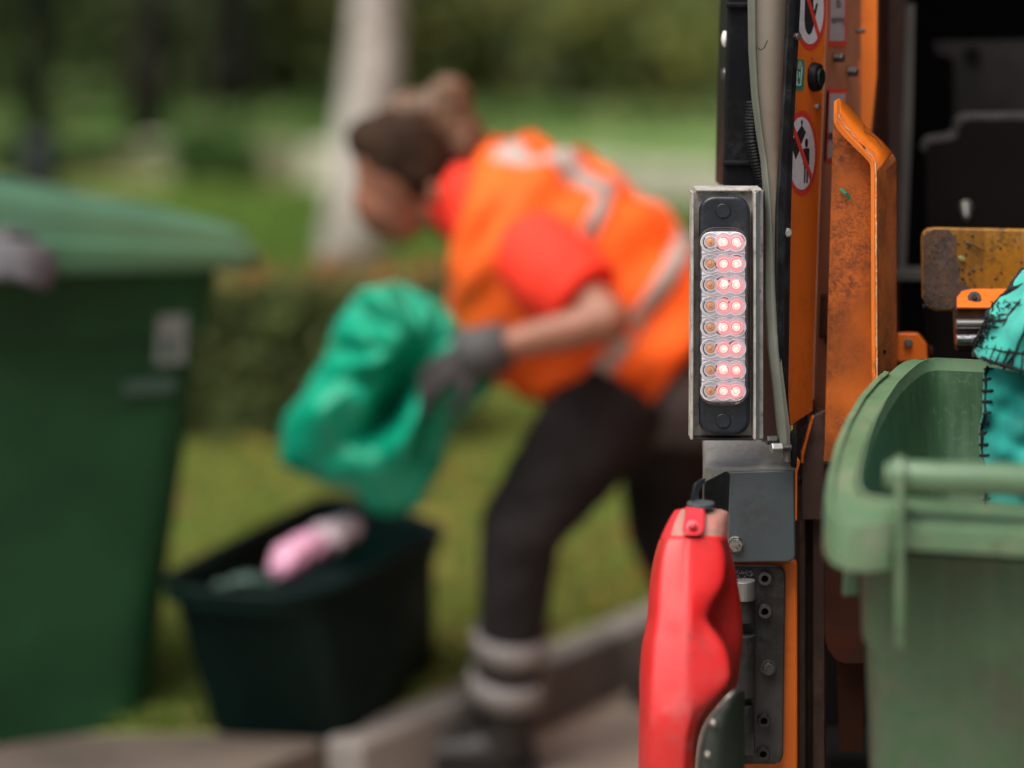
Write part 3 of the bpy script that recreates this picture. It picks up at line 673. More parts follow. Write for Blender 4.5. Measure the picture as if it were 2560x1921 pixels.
pk = mk('plastic_bag', g, M['pink'], None, remesh=.007, disp=(.025, .04)); tag(pk, 'pink crumpled plastic bag lying in the dark tub', 'plastic bag')
g = G()
for (px, py, r_, Y) in ((830,1340,.034,4.72), (865,1325,.026,4.74), (800,1335,.024,4.72)): g.add(*ellip(P(px,py,Y), (r_*1.2,r_*1.2,r_*.95), rt_))
pk = mk('plastic_bag', g, M['white_bag'], None, remesh=.007, disp=(.025, .04)); tag(pk, 'whitish crumpled plastic bag beside the pink one in the tub', 'plastic bag')
g = G()
for (px, py, r, Y) in ((620,1435,.035,4.66), (690,1440,.03,4.66), (560,1450,.025,4.64)): g.add(*ellip(P(px,py+12,Y), (r*1.0,r*.8,r*.3)))
g2 = mk('garden_waste', g, M['label_faint'], None, remesh=.007, disp=(.02, .03)); tag(g2, 'dull grey green waste heap in the left end of the tub', 'waste')
mk('waste_fill', box((sum(TOP, Vector())/4-Vector((0,0,.14))), (.30,.34,.14), Matrix.Rotation(R(-32), 3, 'Z')), M['tub'], tb, bevel=.03)

# ============================================================ TRUCK
TX, TY = .34, 2.95
truck = thing('garbage_truck', 'orange garbage truck rear with lit tail lamp, warning stickers and open hopper', 'garbage truck', (1.2, 3.1, 0))
def plate(name, pts, Y, thick, m, par=truck, bevel=.0012, **k):
    fr = [P(x, y, Y) for x, y in pts]
    return mk(name, prism(fr, [p+Vector((0,thick,0)) for p in fr]), m, par, bevel=bevel, **k)
def prr(x0, y0, x1, y1, r): return [(x, y) for x, y in rrect((x0+x1)/2, (y0+y1)/2, x1-x0, y1-y0, r)]

# ---- lamp bracket (steel channel)
YL = 2.85
mk('lamp_bracket', [None] and (lambda: (lambda g: g)(G().add(*box((P(1818,788,YL+.012)+Vector((0,.001,0))), (s(180,YL), .003, s(620,YL))))))(), M['steel_worn'], truck)
fl = G()
plate('bracket_flange', [(1729,481),(1735,481),(1733,1100),(1726,1100)], YL-.018, .032, M['steel_worn'], bevel=.0008)
plate('bracket_flange', [(1884,481),(1891,480),(1891,1100),(1884,1100)], YL-.018, .034, M['steel_worn'], bevel=.0008)
# right outer face, blue grey, seen obliquely
mk('bracket_side', prism([P(1892,479,YL-.015), P(1892,1100,YL-.015), P(1909,1101,YL+.05), P(1911,476,YL+.05)],
                         [P(1891,479,YL-.005), P(1891,1100,YL-.005), P(1906,1101,YL+.055), P(1907,476,YL+.055)]), M['steel_blue'], truck, bevel=.0008)
plate('bracket_top', [(1740,473),(1905,473),(1905,479),(1740,479)], YL, .05, M['steel_worn'], bevel=.0008)
plate('bracket_foot', [(1729,1095),(1891,1095),(1891,1102),(1729,1102)], YL-.004, .03, M['steel_dark'], bevel=.0008)
# ---- lamp
lamp = mk('tail_lamp', prism([P(x,y,YL-.016) for x,y in prr(1747,490,1875,1088,40)], [P(x,y,YL+.008) for x,y in prr(1747,490,1875,1088,40)]), M['lamp_body'], truck, bevel=.005, seg=4)
mk('lens_rim', prism([P(x,y,YL-.0185) for x,y in prr(1745,569,1873,1014,42)], [P(x,y,YL-.010) for x,y in prr(1745,569,1873,1014,42)]), M['lamp_body'], lamp, bevel=.002, seg=3)
mk('reflector', prism([P(x,y,YL-.0190) for x,y in prr(1754,579,1863,1005,26)], [P(x,y,YL-.012) for x,y in prr(1754,579,1863,1005,26)]), M['cup'], lamp, bevel=.001)
pts = [P(x,y,YL-.0188) for x,y in prr(1746,570,1872,1013,41)]
mk('lens_edge', tube(pts+[pts[0]], .0006, 6), M['edge_steel'], lamp, smooth=True)
YR = YL-.0192
u = s(1, YL)
def led(kind_, arc):
    g = G()
    # bowl
    g.add(*lathe([(24.5*u,.0),(22*u,.0006),(17*u,-.0002),(15*u,.0004)], 28), 0)
    # dark gap crescents
    if arc:
        for a0, a1 in arc:
            g.add(*lathe([(21.8*u,.0008),(22.6*u,.0013),(23.8*u,.0015),(24.8*u,.0010)], 26, arc=(a0, a1)), 1)
            g.add(*lathe([(19.2*u,.0009),(19.8*u,.0012),(20.3*u,.0009)], 26, arc=(a0+8, a1-8)), 1)
    for a0, a1 in ((140, 240),) if kind_ == 'amber' else ():
        g.add(*lathe([(15.8*u,.0007),(17.2*u,.0011),(19.0*u,.0008)], 14, arc=(a0, a1)), 3)
    # inner lens dome rings
    g.add(*lathe([(15.6*u,.0004),(15.2*u,.0012),(14.2*u,.0014),(13.6*u,.0009)], 30), 1 if kind_ == 'amber' else 5)
    if kind_ == 'amber':
        g.add(*lathe([(13.6*u,.0008),(10.5*u,.0010)], 26), 0)
        g.add(*lathe([(11.2*u,.0010),(5*u,.0013)], 26), 2); g.add(*lathe([(7.2*u,.0013),(6.6*u,.0017),(5.9*u,.0014)], 26), 1)
        g.add(*lathe([(5.4*u,.0016),(2*u,.0024),(.05*u,.0026)], 16), 2)
    else:
        g.add(*lathe([(13.8*u,.0010),(12*u,.0012),(10.2*u,.0013)], 26), 4); g.add(*lathe([(19.0*u,.0006),(18.3*u,.0010),(17.6*u,.0007)], 26), 4)
        g.add(*lathe([(10.2*u,.0014),(7.2*u,.0017)], 26), 6); a_ = random.uniform(-60, 60); g.add(*lathe([(8.0*u,.0016),(7.0*u,.0022),(5.6*u,.0018)], 22, arc=(a_+40, a_+random.uniform(220, 310))), 5); a_ = random.uniform(0, 360); g.add(*lathe([(13.0*u,.0012),(11.4*u,.0016),(9.6*u,.0016)], 12, arc=(a_, a_+random.uniform(50, 130))), random.choice((4, 6)))
        g.add(*lathe([(22.4*u,.0006),(20.5*u,.0011),(18.8*u,.0008)], 12, arc=(a_+90, a_+90+random.uniform(20, 60))), 3)
        g.add(*lathe([(6.9*u,.0014),(5.6*u,.0020),(3*u,.0026),(.05*u,.0028)], 20), 6)
    return g
lm = [M['cup'], M['cup_ring'], M['amber'], M['cup_dark'], M['led_ring'], M['led_halo'], M['led_core']]
LR = [605.7, 659.7, 712.5, 765.4, 818.3, 871.9, 926, 977.6]; LC = [1775.8, 1808.8, 1840.4]
arcs = [[(48, 312)], [(48, 132), (228, 312)], [(-132, 132)]]
halo_bowl = [M['led_halo']]+lm[1:]
for c_ in range(3):
    gm = led('amber' if c_ == 0 else 'lit', arcs[c_])
    mats_ = lm if c_ == 0 else [M['cup_lit']]+lm[1:]
    first = None
    for r_ in range(8):
        gm = led('amber' if c_ == 0 else 'lit', arcs[c_]); first = None
        yy = YR - (.0002*c_)
        if first is None:
            first = mk('led', gm, mats_, lamp, smooth=True, origin=(0,0,0)); first.location = P(LC[c_], LR[r_], yy)-wloc(lamp)
            if c_ == 0: first['label'] = 'unlit amber led'
            else: first['label'] = 'lit red led'
        else:
            d_ = dup(first, P(LC[c_], LR[r_], yy), lamp)
            d_.rotation_euler = (0, 0, 0)
# light bands between the rows
for r_ in range(7):
    yb = (LR[r_]+LR[r_+1])/2
    mk('row_divider', prism([P(1754.5,yb-1.2,YR-.0008), P(1863,yb-1.2,YR-.0008), P(1863,yb+1.2,YR-.0008), P(1754.5,yb+1.2,YR-.0008)], [P(1754.5,yb-2.5,YR+.0008), P(1863,yb-2.5,YR+.0008), P(1863,yb+2.5,YR+.0008), P(1754.5,yb+2.5,YR+.0008)]), M['cup_ring'], lamp)
mk('clear_cover', prism([P(x,y,YR-.0070) for x,y in prr(1750,574,1868,1009,30)], [P(x,y,YR-.0062) for x,y in prr(1750,574,1868,1009,30)]), M['cover'], lamp, bevel=.0006)
for yy in (528, 1053):
    cx = 1808
    mk('screw_cap', (lambda g: g)(G().add(*lathe([(18.5*u,-.0006),(18.3*u,.0002),(17*u,.0006),(.02*u,.0006)], 32, P(cx, yy, YL-.0162)))), M['lamp_body'], lamp, smooth=False)
    mk('screw_cap_groove', (lambda g: g)(G().add(*lathe([(19.6*u,.0001),(19.2*u,.0005),(18.8*u,.0001)], 32, P(cx, yy, YL-.0162)))), M['edge_steel'] if yy < 0 else M['black_plastic'], lamp, smooth=True)
    mk('cap_notch', box(P(cx, yy+16, YL-.0170), (5*u, .001, 4*u)), M['rubber'], lamp)

# ---- black post with hose left of the grey flap
Yb = 2.97
plate('black_post', [(1818,-160),(1990,-160),(1990,476),(1808,476),(1812,260),(1816,150),(1820,0)], Yb, .12, M['black_plastic'], bevel=.004)
for y0 in (6, 402):
    plate('post_rib', [(1817 if y0 < 100 else 1807,y0),(1878,y0),(1878,y0+14),(1817 if y0 < 100 else 1807,y0+14)], Yb-.006, .02, M['black_plastic'], bevel=.002)
hp = [P(1884,255,Yb-.012), P(1880,300,Yb-.014), P(1882,350,Yb-.016), P(1892,400,Yb-.014), P(1907,450,Yb-.01), P(1915,480,Yb-.01)]
hp = resample(hp, 60)
mk('corrugated_hose', tube(hp, [.0085+.0016*(k % 2) for k in range(60)], 12), M['black_plastic'], truck, smooth=False)
mk('white_clip', ellip(P(1812,98,Yb+.02), (s(9,Yb), .01, s(21,Yb)), None, 12, 8), M['white_clip'], truck, smooth=True)
mk('grey_knob', ellip(P(1811,187,Yb+.02), (s(9,Yb), .01, s(18,Yb)), None, 12, 8), M['zinc_dark'], truck, smooth=True)
plate('steel_tab', [(1800,466),(1830,466),(1830,476),(1800,476)], Yb-.01, .03, M['steel'])

# ---- beige flap and its grey green rolled edge
L1 = [(1873,-60),(1873,0),(1875,130),(1882,240),(1893,330),(1905,400),(1911,470),(1914,560),(1914,745),(1922,872),(1933,956),(1944,1060),(1954,1150)]
L2 = [(1889,-60),(1889,0),(1890,130),(1896,240),(1906,330),(1917,400),(1924,470),(1931,560),(1937,703),(1946,872),(1958,977),(1970,1074),(1972,1156)]
def YE(y): return 2.875-.045*max(0, min(1, (y-400)/500))
fr = [P(x,y,YE(y)+.012) for x,y in L1]; b_ = [P(x,y,YE(y)) for x,y in L2]
mk('flap_edge', loft([resample(fr, 40), resample([(p+q)/2+Vector((0,-.004,0)) for p,q in zip(fr,b_)], 40), resample(b_, 40), resample([p+Vector((.0,.02,0)) for p in b_], 40), resample([p+Vector((.0,.02,0)) for p in fr], 40)], False), M['flange'], truck, smooth=True)
pf = [P(x,y,YE(y)+.01) for x,y in L2]; pr_ = [P(x,y,2.905) for x,y in ((1985,-60),(1980,0),(1974,130),(1970,240),(1966,330),(1961,400),(1957,470),(1955,560),(1953,703),(1952,872),(1962,977),(1972,1060),(1976,1100))]
mk('beige_flap', loft([resample(pf, 30), resample(pr_, 30)]), M['beige'], truck, smooth=True, solid=.004)
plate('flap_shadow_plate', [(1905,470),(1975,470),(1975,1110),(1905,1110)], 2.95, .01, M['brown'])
mk('scuff_mark', tube(resample([P(1893,118,2.874), P(1900,126,2.874), P(1911,120,2.875), P(1919,100,2.876)], 12), [.0003]+[.0008]*10+[.0002], 6), M['steel_dark'], truck)

# ---- black rubber strip
SL = [(1976,-60),(1974,0),(1966,180),(1956,360),(1946,520),(1944,700),(1944,850),(1956,960),(1968,1062)]
SR = [(2003,-60),(2001,0),(1991,180),(1982,360),(1977,520),(1974,700),(1972,850),(1970,960),(1972,1066)]
# ---- control panel plane
th = R(29); X0, Y0_ = .335, 2.89
PN = Vector((math.cos(th), -math.sin(th), 0))       # towards the camera and right
def CP(px, py, off=0.0, back=0.0):
    k = (px-1280)/FPX; tn = math.tan(th)
    x0 = X0+PN.x*(off-back); y0 = Y0_+PN.y*(off-back)
    Y = (x0-tn*y0)/(k-tn); return P(px, py, Y)
def cplate(name, pts, m, off=.0, thick=.004, back=0.0, par=truck, bevel=0, **kw):
    fr = [CP(x, y, off, back) for x, y in pts]
    return mk(name, prism(fr, [p-PN*thick for p in fr]), m, par, bevel=bevel, **kw)
a = resample([CP(x,y,.006,0) for x,y in SL], 24); b = resample([CP(x,y,.007,0) for x,y in SR], 24)
mk('rubber_strip', loft([[p+Vector((0,.03,0)) for p in a], a, [p.lerp(q,.35)+PN*.003 for p,q in zip(a,b)], [p.lerp(q,.4)+PN*.0005 for p,q in zip(a,b)], b, [p-PN*.006 for p in b]]), M['rubber'], truck, solid=.001, bevel=.0005)
cpl = cplate('control_panel', [(1992,-100),(2072,-100),(2068,0),(2045,560),(2034,900),(2033,1028),(2000,1050),(1975,1068),(1966,1060),(1960,850),(1962,560),(1970,360),(1980,180),(1989,0)], M['orange'], bevel=.0015)
cplate('dusty_panel', [(2060,-100),(2165,-100),(2160,300),(2120,600),(2100,1150),(2025,1150),(2030,560)], M['orange_dusty'], off=-.012, thick=.004)
cplate('dusty_panel_edge', [(2072,-100),(2078,-100),(2054,560),(2040,1000),(2034,1000),(2048,560)], M['orange_dusty'], off=-.004, thick=.01)
# ribs of the frame further in
def strip(name, Lp, Rp, Y, m, th_=.01, Yr=None):
    a = resample([P(x,y,Y) for x,y in Lp], 12); b = resample([P(x,y,Yr or Y) for x,y in Rp], 12)
    return mk(name, loft([a, b]), m, truck, solid=th_)
strip('frame_rib', [(2152,-100),(2150,190),(2140,430)], [(2192,-100),(2190,185),(2166,430)], 3.13, M['orange_bright'], .012)
strip('frame_rib', [(2128,150),(2118,480)], [(2150,150),(2138,480)], 3.12, M['orange'], .006)
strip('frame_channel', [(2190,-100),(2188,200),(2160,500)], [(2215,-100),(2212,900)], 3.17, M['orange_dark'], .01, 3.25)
strip('side_bar', [(2205,-100),(2200,1000)], [(2262,-100),(2258,0),(2240,560),(2234,1000)], 3.3, M['brown'], .01, 3.4)
strip('side_bar', [(2256,10),(2248,300),(2240,700)], [(2286,10),(2280,300),(2262,700)], 3.42, M['bar_grey'], .012)
cb = [(2094,145,11,17), (2129,180,11,18), (2148,78,8,9)]
for (px,py,rx,ry) in cb:
    c = CP(px, py, -.005); mk('panel_bolt', cyl(c-PN*.004, c+PN*.008, s(ry*.75,c.y), s(ry*.72,c.y), 6), M['zinc_dark'], truck, bevel=.001)
mk('panel_slot', prism([CP(2068,228,-.006), CP(2073,228,-.006), CP(2064,405,-.006), CP(2059,405,-.006)], [CP(2068,228,-.010), CP(2073,228,-.010), CP(2064,405,-.010), CP(2059,405,-.010)]), M['hopper'], truck)
# text stickers on the dusty panel
OF = -.0112
def dec(name, pts, m, off, par): return cplate(name, pts, m, off=off, thick=.0004, par=par)
def ell(cx, cy, rx, ry, n=48): return [(cx+rx*math.cos(2*math.pi*k/n), cy+ry*math.sin(2*math.pi*k/n)) for k in range(n)]
ts = cplate('text_sticker', [(2076,-100),(2117,-100),(2115,116),(2070,116)], M['sticker_red'], off=OF, thick=.0004)
dec('sticker_field', [(2080,-100),(2114,-100),(2111,103),(2074,103)], M['sticker_grey'], OF+.0006, ts)
ts2 = cplate('text_sticker', [(2070,222),(2118,222),(2108,405),(2066,405)], M['sticker_red'], off=OF, thick=.0004)
dec('sticker_field', [(2076,234),(2114,234),(2104,396),(2069,396)], M['sticker_grey'], OF+.0006, ts2)
dec('sticker_print', [(2072,333),(2107,333),(2106,350),(2071,350)], M['bar_grey'], OF+.0010, ts2)
def text_on(txt, px0, py0, px1, py1, m, par, off):
    cu = bpy.data.curves.new('txt', 'FONT'); cu.body = txt; cu.size = 1; cu.align_x = 'LEFT'
    ob = bpy.data.objects.new('txt', cu); COL.objects.link(ob); dg = bpy.context.evaluated_depsgraph_get()
    me = bpy.data.meshes.new_from_object(ob.evaluated_get(dg)); V = np.array([v.co[:] for v in me.vertices]); F = [tuple(p.vertices) for p in me.polygons]
    bpy.data.objects.remove(ob); bpy.data.meshes.remove(me)
    mn, mx = V.min(0), V.max(0); g = G()
    g.add([CP(px0+(px1-px0)*(v[0]-mn[0])/(mx[0]-mn[0]), py1+(py0-py1)*(v[1]-mn[1])/(mx[1]-mn[1]), off) for v in V], F)
    return mk('sticker_lettering', g, m, par)
text_on('espinning', 2078.5, 39, 2111, 64, M['sticker_black'], ts, OF+.0010)
text_on('g', 2091, -22, 2102, 20, M['sticker_black'], ts, OF+.0010)
# prohibition stickers
def prohibition(cx, cy, rx, ry, irx, iry, bar, icons, label):
    st = cplate('prohibition_sticker', ell(cx, cy, rx, ry), M['sticker_red'], off=.0003, thick=.0006, par=truck); st['label'] = label
    dec('sticker_field', ell(cx-.5, cy, irx, iry), M['sticker_white'], .0007, st)
    for ic in icons: dec('pictogram', ic, M['sticker_black'], .0010, st)
    dec('sticker_bar', bar, M['sticker_red'], .0014, st)
prohibition(2004.5, 384, 39, 107, 33.5, 91, [(1976,312),(1982,304),(2030,436),(2026.5,452)], [
    [(2005,313),(2015,331),(2002.5,364),(1998,378.5),(1990,399),(1982,376),(1978,356),(1987,343),(1993,332)],
    ell(2005, 307, 2.4, 7, 16), ell(2016.5, 358, 3.9, 11.5, 24), [(2009.5,371),(2024,371),(2023.4,412),(2008.3,412)],
    [(2010.6,412),(2014,412),(2013.6,458),(2010.2,458)], [(2016.4,412),(2020,412),(2019.6,458),(2016.2,458)]], 'round red ringed sticker with a tipping bin over a standing figure')
prohibition(2026, 20, 40, 107, 34, 91, [(2000,-62),(2005,-70),(2050,84),(2046,98)], [
    [(2013.5,-52),(2012.5,10),(2011.5,49),(2013.2,70),(2017,81.5),(2023,88),(2029,82),(2034,65),(2037,47),(2040.5,33),(2044.6,12),(2043,7.5),(2040,11),(2036,27),(2033.8,24),(2034.2,-52)]],
    'round red ringed sticker with a struck through hand')
st = cplate('green_sticker', [(1980,148),(2008,150),(2011.5,152),(2012.4,158),(2010.6,218),(2008,226),(2004,227.5),(1980,225)], M['sticker_green'], off=.0003, thick=.0006)
for q in ([(2005,168),(2006.4,168),(2002.8,215),(2001.4,215)], [(1993,211.5),(2002.8,211.5),(2002.8,215),(1993,215)], [(1993.2,178),(1994.6,178),(1993.2,212),(1991.8,212)],
          [(1999.5,179),(2001,184),(2000.4,192),(1998.8,185)], [(1996.5,189),(1999.5,190),(1999,197),(1997.5,193)], ell(1993.6, 210.5, 2.2, 5.5, 14)):
    dec('sticker_line', q, M['sticker_white'], .0008, st)
dec('peeled_patch', [(1994,172),(1997,158),(2001,153),(2004,156),(2005,164),(2003,172),(1999,174)], M['sticker_grey'], .0009, st)
c = CP(2031.5, 193)
pb = mk('push_button', cyl(c, c+PN*.010, s(38,c.y), s(34,c.y), 36), M['black_plastic'], truck, bevel=.002)
mk('button_cap', cyl(c+PN*.0102, c+PN*.013, s(24,c.y), s(21,c.y), 30), mat('dark_green_button', (.004,.016,.010), .3), pb, bevel=.001)
def socket_screw(px, py, Y, r, m=M['zinc'], par=truck, n=28, nm='socket_screw'):
    c = P(px, py, Y); g = G()
    g.add(*lathe([(r,-.004),(r,.005),(r*.93,.0062),(r*.52,.0062),(r*.48,.0055)], n, c), 0)
    g.add(*lathe([(r*.48,.0055),(r*.44,.002),(.0001,.002)], 6, c), 1)
    return mk(nm, g, [m, M['hopper']], par)
def hex_bolt(px, py, Y, r, m=M['zinc'], par=truck, washer=True, rot=0, nm='hex_bolt'):
    c = P(px, py, Y); g = G()
    if washer: g.add(*lathe([(r*1.18,-.003),(r*1.18,.0008),(r*.9,.001)], 28, c))
    hx = [(r*math.cos(R(60*k+rot)), r*math.sin(R(60*k+rot))) for k in range(6)]
    g.add(*prism([c+Vector((x*.97,-.0065,z*.97)) for x,z in hx], [c+Vector((x,.001,z)) for x,z in hx]))
    g.add(*lathe([(r*.84,.0064),(r*.84,.0070),(r*.8,.0073),(.0001,.0073)], 24, c))
    return mk(nm, g, m, par, bevel=.0004)
cc = CP(2040, 267)
mk('panel_screw', cyl(cc-PN*.002, cc+PN*.004, s(9,cc.y), s(7,cc.y), 20), M['zinc'], truck, bevel=.0012)
mk('screw_socket', cyl(cc+PN*.0041, cc+PN*.0046, s(4,cc.y), s(3.5,cc.y), 6), M['steel_dark'], truck)
cc = CP(2029, 147); mk('panel_rivet', cyl(cc, cc+PN*.001, s(2.5,cc.y), s(1.5,cc.y), 10), M['steel_dark'], truck)
cc = CP(1991, 92, .012); mk('strip_screw', cyl(cc+Vector((-.004,.006,0)), cc+Vector((.003,-.004,0)), s(9,2.88), s(9,2.88), 18), M['zinc_dark'], truck, bevel=.001)
hex_bolt(1969, 582, 2.855, s(9.5,2.87), M['zinc'], rot=20)

# ---- orange bin guide
F_ = [(2097,287),(2101,298),(2110,312),(2128,333),(2150,357),(2172,382),(2184,396),(2189,408),(2190,425),(2191,700),(2193,1010)]
B_ = [(2097,248),(2103,251),(2120,268),(2145,297),(2180,335),(2205,358),(2224,378),(2238,401),(2238,425),(2238,700),(2240,1010)]
I_ = [(2085,255),(2085,305),(2092,321),(2110,342),(2135,367),(2160,391),(2172,404),(2177,414),(2178,430),(2179,700),(2181,1010)]
Yf = 2.885
guide = thing  # (guide parts belong to the truck)
a = resample([P(x,y,Yf) for x,y in F_], 160); b = resample([P(x,y,2.96) for x,y in B_], 160)
mk('guide_flange', loft([a[:38], b[:38]]), M['orange_bright'], truck, smooth=True, solid=.003)
mk('guide_flange', loft([a[37:], b[37:]]), M['orange_scraped'], truck, smooth=False, solid=.003)
lipi = [P(2086,253,Yf-.002)]+[P(x,y,Yf-.002) for x,y in I_[1:]]
ff = [P(2097,248,Yf-.002)]+[P(x,y,Yf-.002) for x,y in F_]
n = 160; A_ = resample(lipi, n); Bq = resample(ff, n)
mk('guide_lip', loft([A_, [p.lerp(q,.5)+Vector((0,-.0012,0)) for p,q in zip(A_,Bq)], Bq]), M['orange_bright'], truck, solid=.004)
ce = resample([P(x-.3,y,Yf-.0045) for x,y in F_], 90)
g = G(); g.add(*tube([p+Vector((random.uniform(-.0004,.0004),0,random.uniform(-.0003,.0003))) for p in ce], [random.choice((.0003,.0005,.0008,.0010)) for _ in ce], 6)); mk('chipped_edge', g, M['chip'], truck)
plate('guide_web', [(2085,300),(2110,335),(2180,405),(2182,1150),(2160,1160),(2059,1155),(2062,1110),(2072,700),(2083,320)], 2.915, .006, M['orange_dirty'])
cc = P(2211, 845+30, 2.93); mk('drain_hole', cyl(P(2209,880,2.905), P(2210,880,2.93), s(6,2.9), s(6,2.9), 14), M['hopper'], truck)
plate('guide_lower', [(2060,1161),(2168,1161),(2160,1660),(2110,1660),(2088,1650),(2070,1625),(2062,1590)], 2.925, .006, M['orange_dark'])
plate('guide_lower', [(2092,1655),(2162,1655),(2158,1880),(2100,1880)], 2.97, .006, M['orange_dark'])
tp = mk('green_scrap', loft([[P(2098,473,2.912), P(2104,470,2.911)], [P(2112,486,2.908), P(2118,482,2.907)], [P(2122,501,2.911), P(2128,496,2.910)]]), M['green_tape'], None, solid=.0006)
tag(tp, 'small strip of green plastic stuck to the stained orange bin guide', 'plastic strip')
mk('wire_scrap', tube(resample([P(2159,315,2.935), P(2164,332,2.93), P(2178,338,2.93), P(2192,350,2.925), P(2204,368,2.92)], 14), .0005, 5), M['thread'], truck)

# pivot tube left of the guide, seen in the gap
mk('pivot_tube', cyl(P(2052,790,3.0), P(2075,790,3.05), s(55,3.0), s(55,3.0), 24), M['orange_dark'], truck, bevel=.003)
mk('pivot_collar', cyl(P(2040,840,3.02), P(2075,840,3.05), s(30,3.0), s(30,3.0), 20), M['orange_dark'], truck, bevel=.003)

# ---- brown vertical channel
mk('brown_channel', loft([[P(x,y,Y) for (x,Y) in ((1986,2.93),(1996,2.96),(2008,2.965),(2016,3.0),(2032,3.01),(2036,2.98),(2058,2.975),(2062,3.0))] for y in (1020, 1300, 1600, 2000, 2600)]), M['brown'], truck, solid=.004)
plate('brown_gusset', [(2035,1040),(2075,1020),(2070,1300),(2005,1300),(2003,1140)], 2.955, .006, M['brown'])
plate('gusset_edge', [(2030,1046),(2036,1040),(2009,1142),(2009,1160),(2003,1158),(2003,1134)], 2.935, .012, M['orange'])
plate('grey_wedge', [(1976,1082),(2015,1062),(2020,1040),(2033,1045),(2008,1130),(1996,1150)], 2.955, .004, M['steel_dark'])
plate('orange_edge', [(1992,1152),(1997,1150),(2002,1156),(1999,1165),(1994,1182),(1993,1300),(1990,1305),(1987,1300),(1987,1180),(1990,1168)], 2.872, .03, M['orange_bright'], bevel=.0015)
mk('side_knob', ellip(P(1997,1202,2.885), (.004,.006,.007), None, 12, 8), M['black_plastic'], truck, smooth=True)
plate('black_lug', [(1977,1168),(1978,1095),(1985,1082),(1992,1078),(1995,1090),(1992,1170),(1986,1172)], 2.845, .02, M['black_plastic'], bevel=.002)

# ---- grey hammertone housing
YH = 2.87
prof = [(1172,0.0),(1162,.004),(1150,.018),(1130,.045),(1108,.075),(1085,.11)]
Lx = lambda k: 1822-k
rows = []
xs = [(1757,.05), (1762,.022), (1775,.008), (1800,.002), (1830,0), (1900,0), (1984,0)]
for (py, dy) in [(1404,0),(1300,0),(1200,0)]+prof:
    lo_ = 1 if py > 1190 else 0
    rows.append([P(x-(6 if py < 1140 and i > 0 and i < 3 else 0), py+(6 if i < 2 and py < 1170 else 0), YH+dy+dd) for i, (x, dd) in enumerate(xs)])
mk('grey_housing_top', loft(rows), mat('dusty_toplit_hammertone', (.17,.17,.16), .45, vary=.15, dirt=[((.09,.08,.065), 12, 120, .52, .7)], bump=(.5, 420)), truck, smooth=True, sub=2)  # base lightened as if lit from above, with brown grey dust
plate('grey_housing', [(1822,1180),(1986,1176),(1989,1390),(1984,1400),(1972,1406),(1822,1406)], YH-.002, .012, M['hammer'], bevel=.0022, seg=4)
hb = hex_bolt(1839, 1361, YH-.003, s(18.5,YH), M['zinc'], washer=False, rot=10, nm='hex_bolt')
hb2 = mk('bolt_flange', (lambda g: g.add(*lathe([(s(20.5,YH),-.001),(s(20.5,YH),.003),(s(19.5,YH),.0040),(s(18,YH),.0036)], 32, P(1839,1361,YH-.003))))(G()), M['zinc'], truck)
def text_flat(txt, px, py, Y, size, rot, m, par):
    cu = bpy.data.curves.new('txt', 'FONT'); cu.body = txt; cu.size = size; cu.align_x = 'CENTER'; cu.align_y = 'CENTER'; cu.extrude = .0002
    ob = bpy.data.objects.new('txt', cu); COL.objects.link(ob); dg = bpy.context.evaluated_depsgraph_get()
    me = bpy.data.meshes.new_from_object(ob.evaluated_get(dg)); F = [tuple(p.vertices) for p in me.polygons]
    ca, sa = math.cos(R(rot)), math.sin(R(rot)); c = P(px, py, Y)
    V = [c+Vector((v.co.x*ca-v.co.y*sa, -v.co.z, v.co.x*sa+v.co.y*ca)) for v in me.vertices]
    bpy.data.objects.remove(ob); bpy.data.meshes.remove(me)
    return mk('stamped_marking', (V, F), m, par)
text_flat('M0', 1832, 1352, YH-.0108, s(13,YH), 40, M['zinc_dark'], hb)
text_flat('8.8', 1846, 1368, YH-.0108, s(12,YH), 40, M['zinc_dark'], hb)
# nuts and bolts where the flap is fixed
for (px, py, Y, r) in ((1931,1101,2.855,13), (1943,1121,2.828,14)):
    c = P(px, py, Y); mk('hex_nut', cyl(c+Vector((-.007,0,0)), c+Vector((.006,.002,0)), s(r,Y), s(r,Y), 6), M['zinc'] if r == 14 else M['zinc_dark'], truck, bevel=.001)
    mk('bolt_end', cyl(c+Vector((.006,0,0)), c+Vector((.016,.003,0)), s(r*.6,Y), s(r*.6,Y), 14), M['zinc_dark'], truck)

# ---- bolted steel hinge plate
YP = 2.885
plate('orange_pillar', [(1800,1404),(1994,1404),(1995,2300),(1800,2300)], 2.90, .05, M['orange'], bevel=.003)
plate('hinge_plate', [(1800,1416),(1945,1418),(1956,1421),(1963,1432),(1964,1450),(1958,1890),(1952,1906),(1936,1912),(1800,1912)], YP, .010, M['steel_dark'], bevel=.002)
plate('hinge_plate_step', [(1800,1440),(1889,1444),(1888,1890),(1800,1890)], YP-.006, .008, M['steel_dark'], bevel=.002)
for py in (1445, 1527): socket_screw(1911, py, YP-.001, s(17.5,YP), M['zinc_dark'])
for px, py in ((1909,1800), (1907,1883)): socket_screw(px, py, YP-.001, s(17,YP), M['steel_dark'])
hex_bolt(1921, 1670, YP-.001, s(17,YP), M['zinc_dark'], washer=True, rot=25)
mk('hinge_barrel', cyl(P(1857,1450,YP-.018), P(1857,1498,YP-.018), s(31,YP), s(31,YP), 28), M['steel'], truck, bevel=.001)
mk('hinge_pin', cyl(P(1860,1498,YP-.016), P(1860,1555,YP-.016), s(25,YP), s(25,YP), 24), M['steel_dark'], truck, bevel=.001)
mk('hinge_barrel', cyl(P(1858,1585,YP-.014), P(1858,1740,YP-.014), s(30,YP), s(30,YP), 28), M['steel_dark'], truck, bevel=.001)
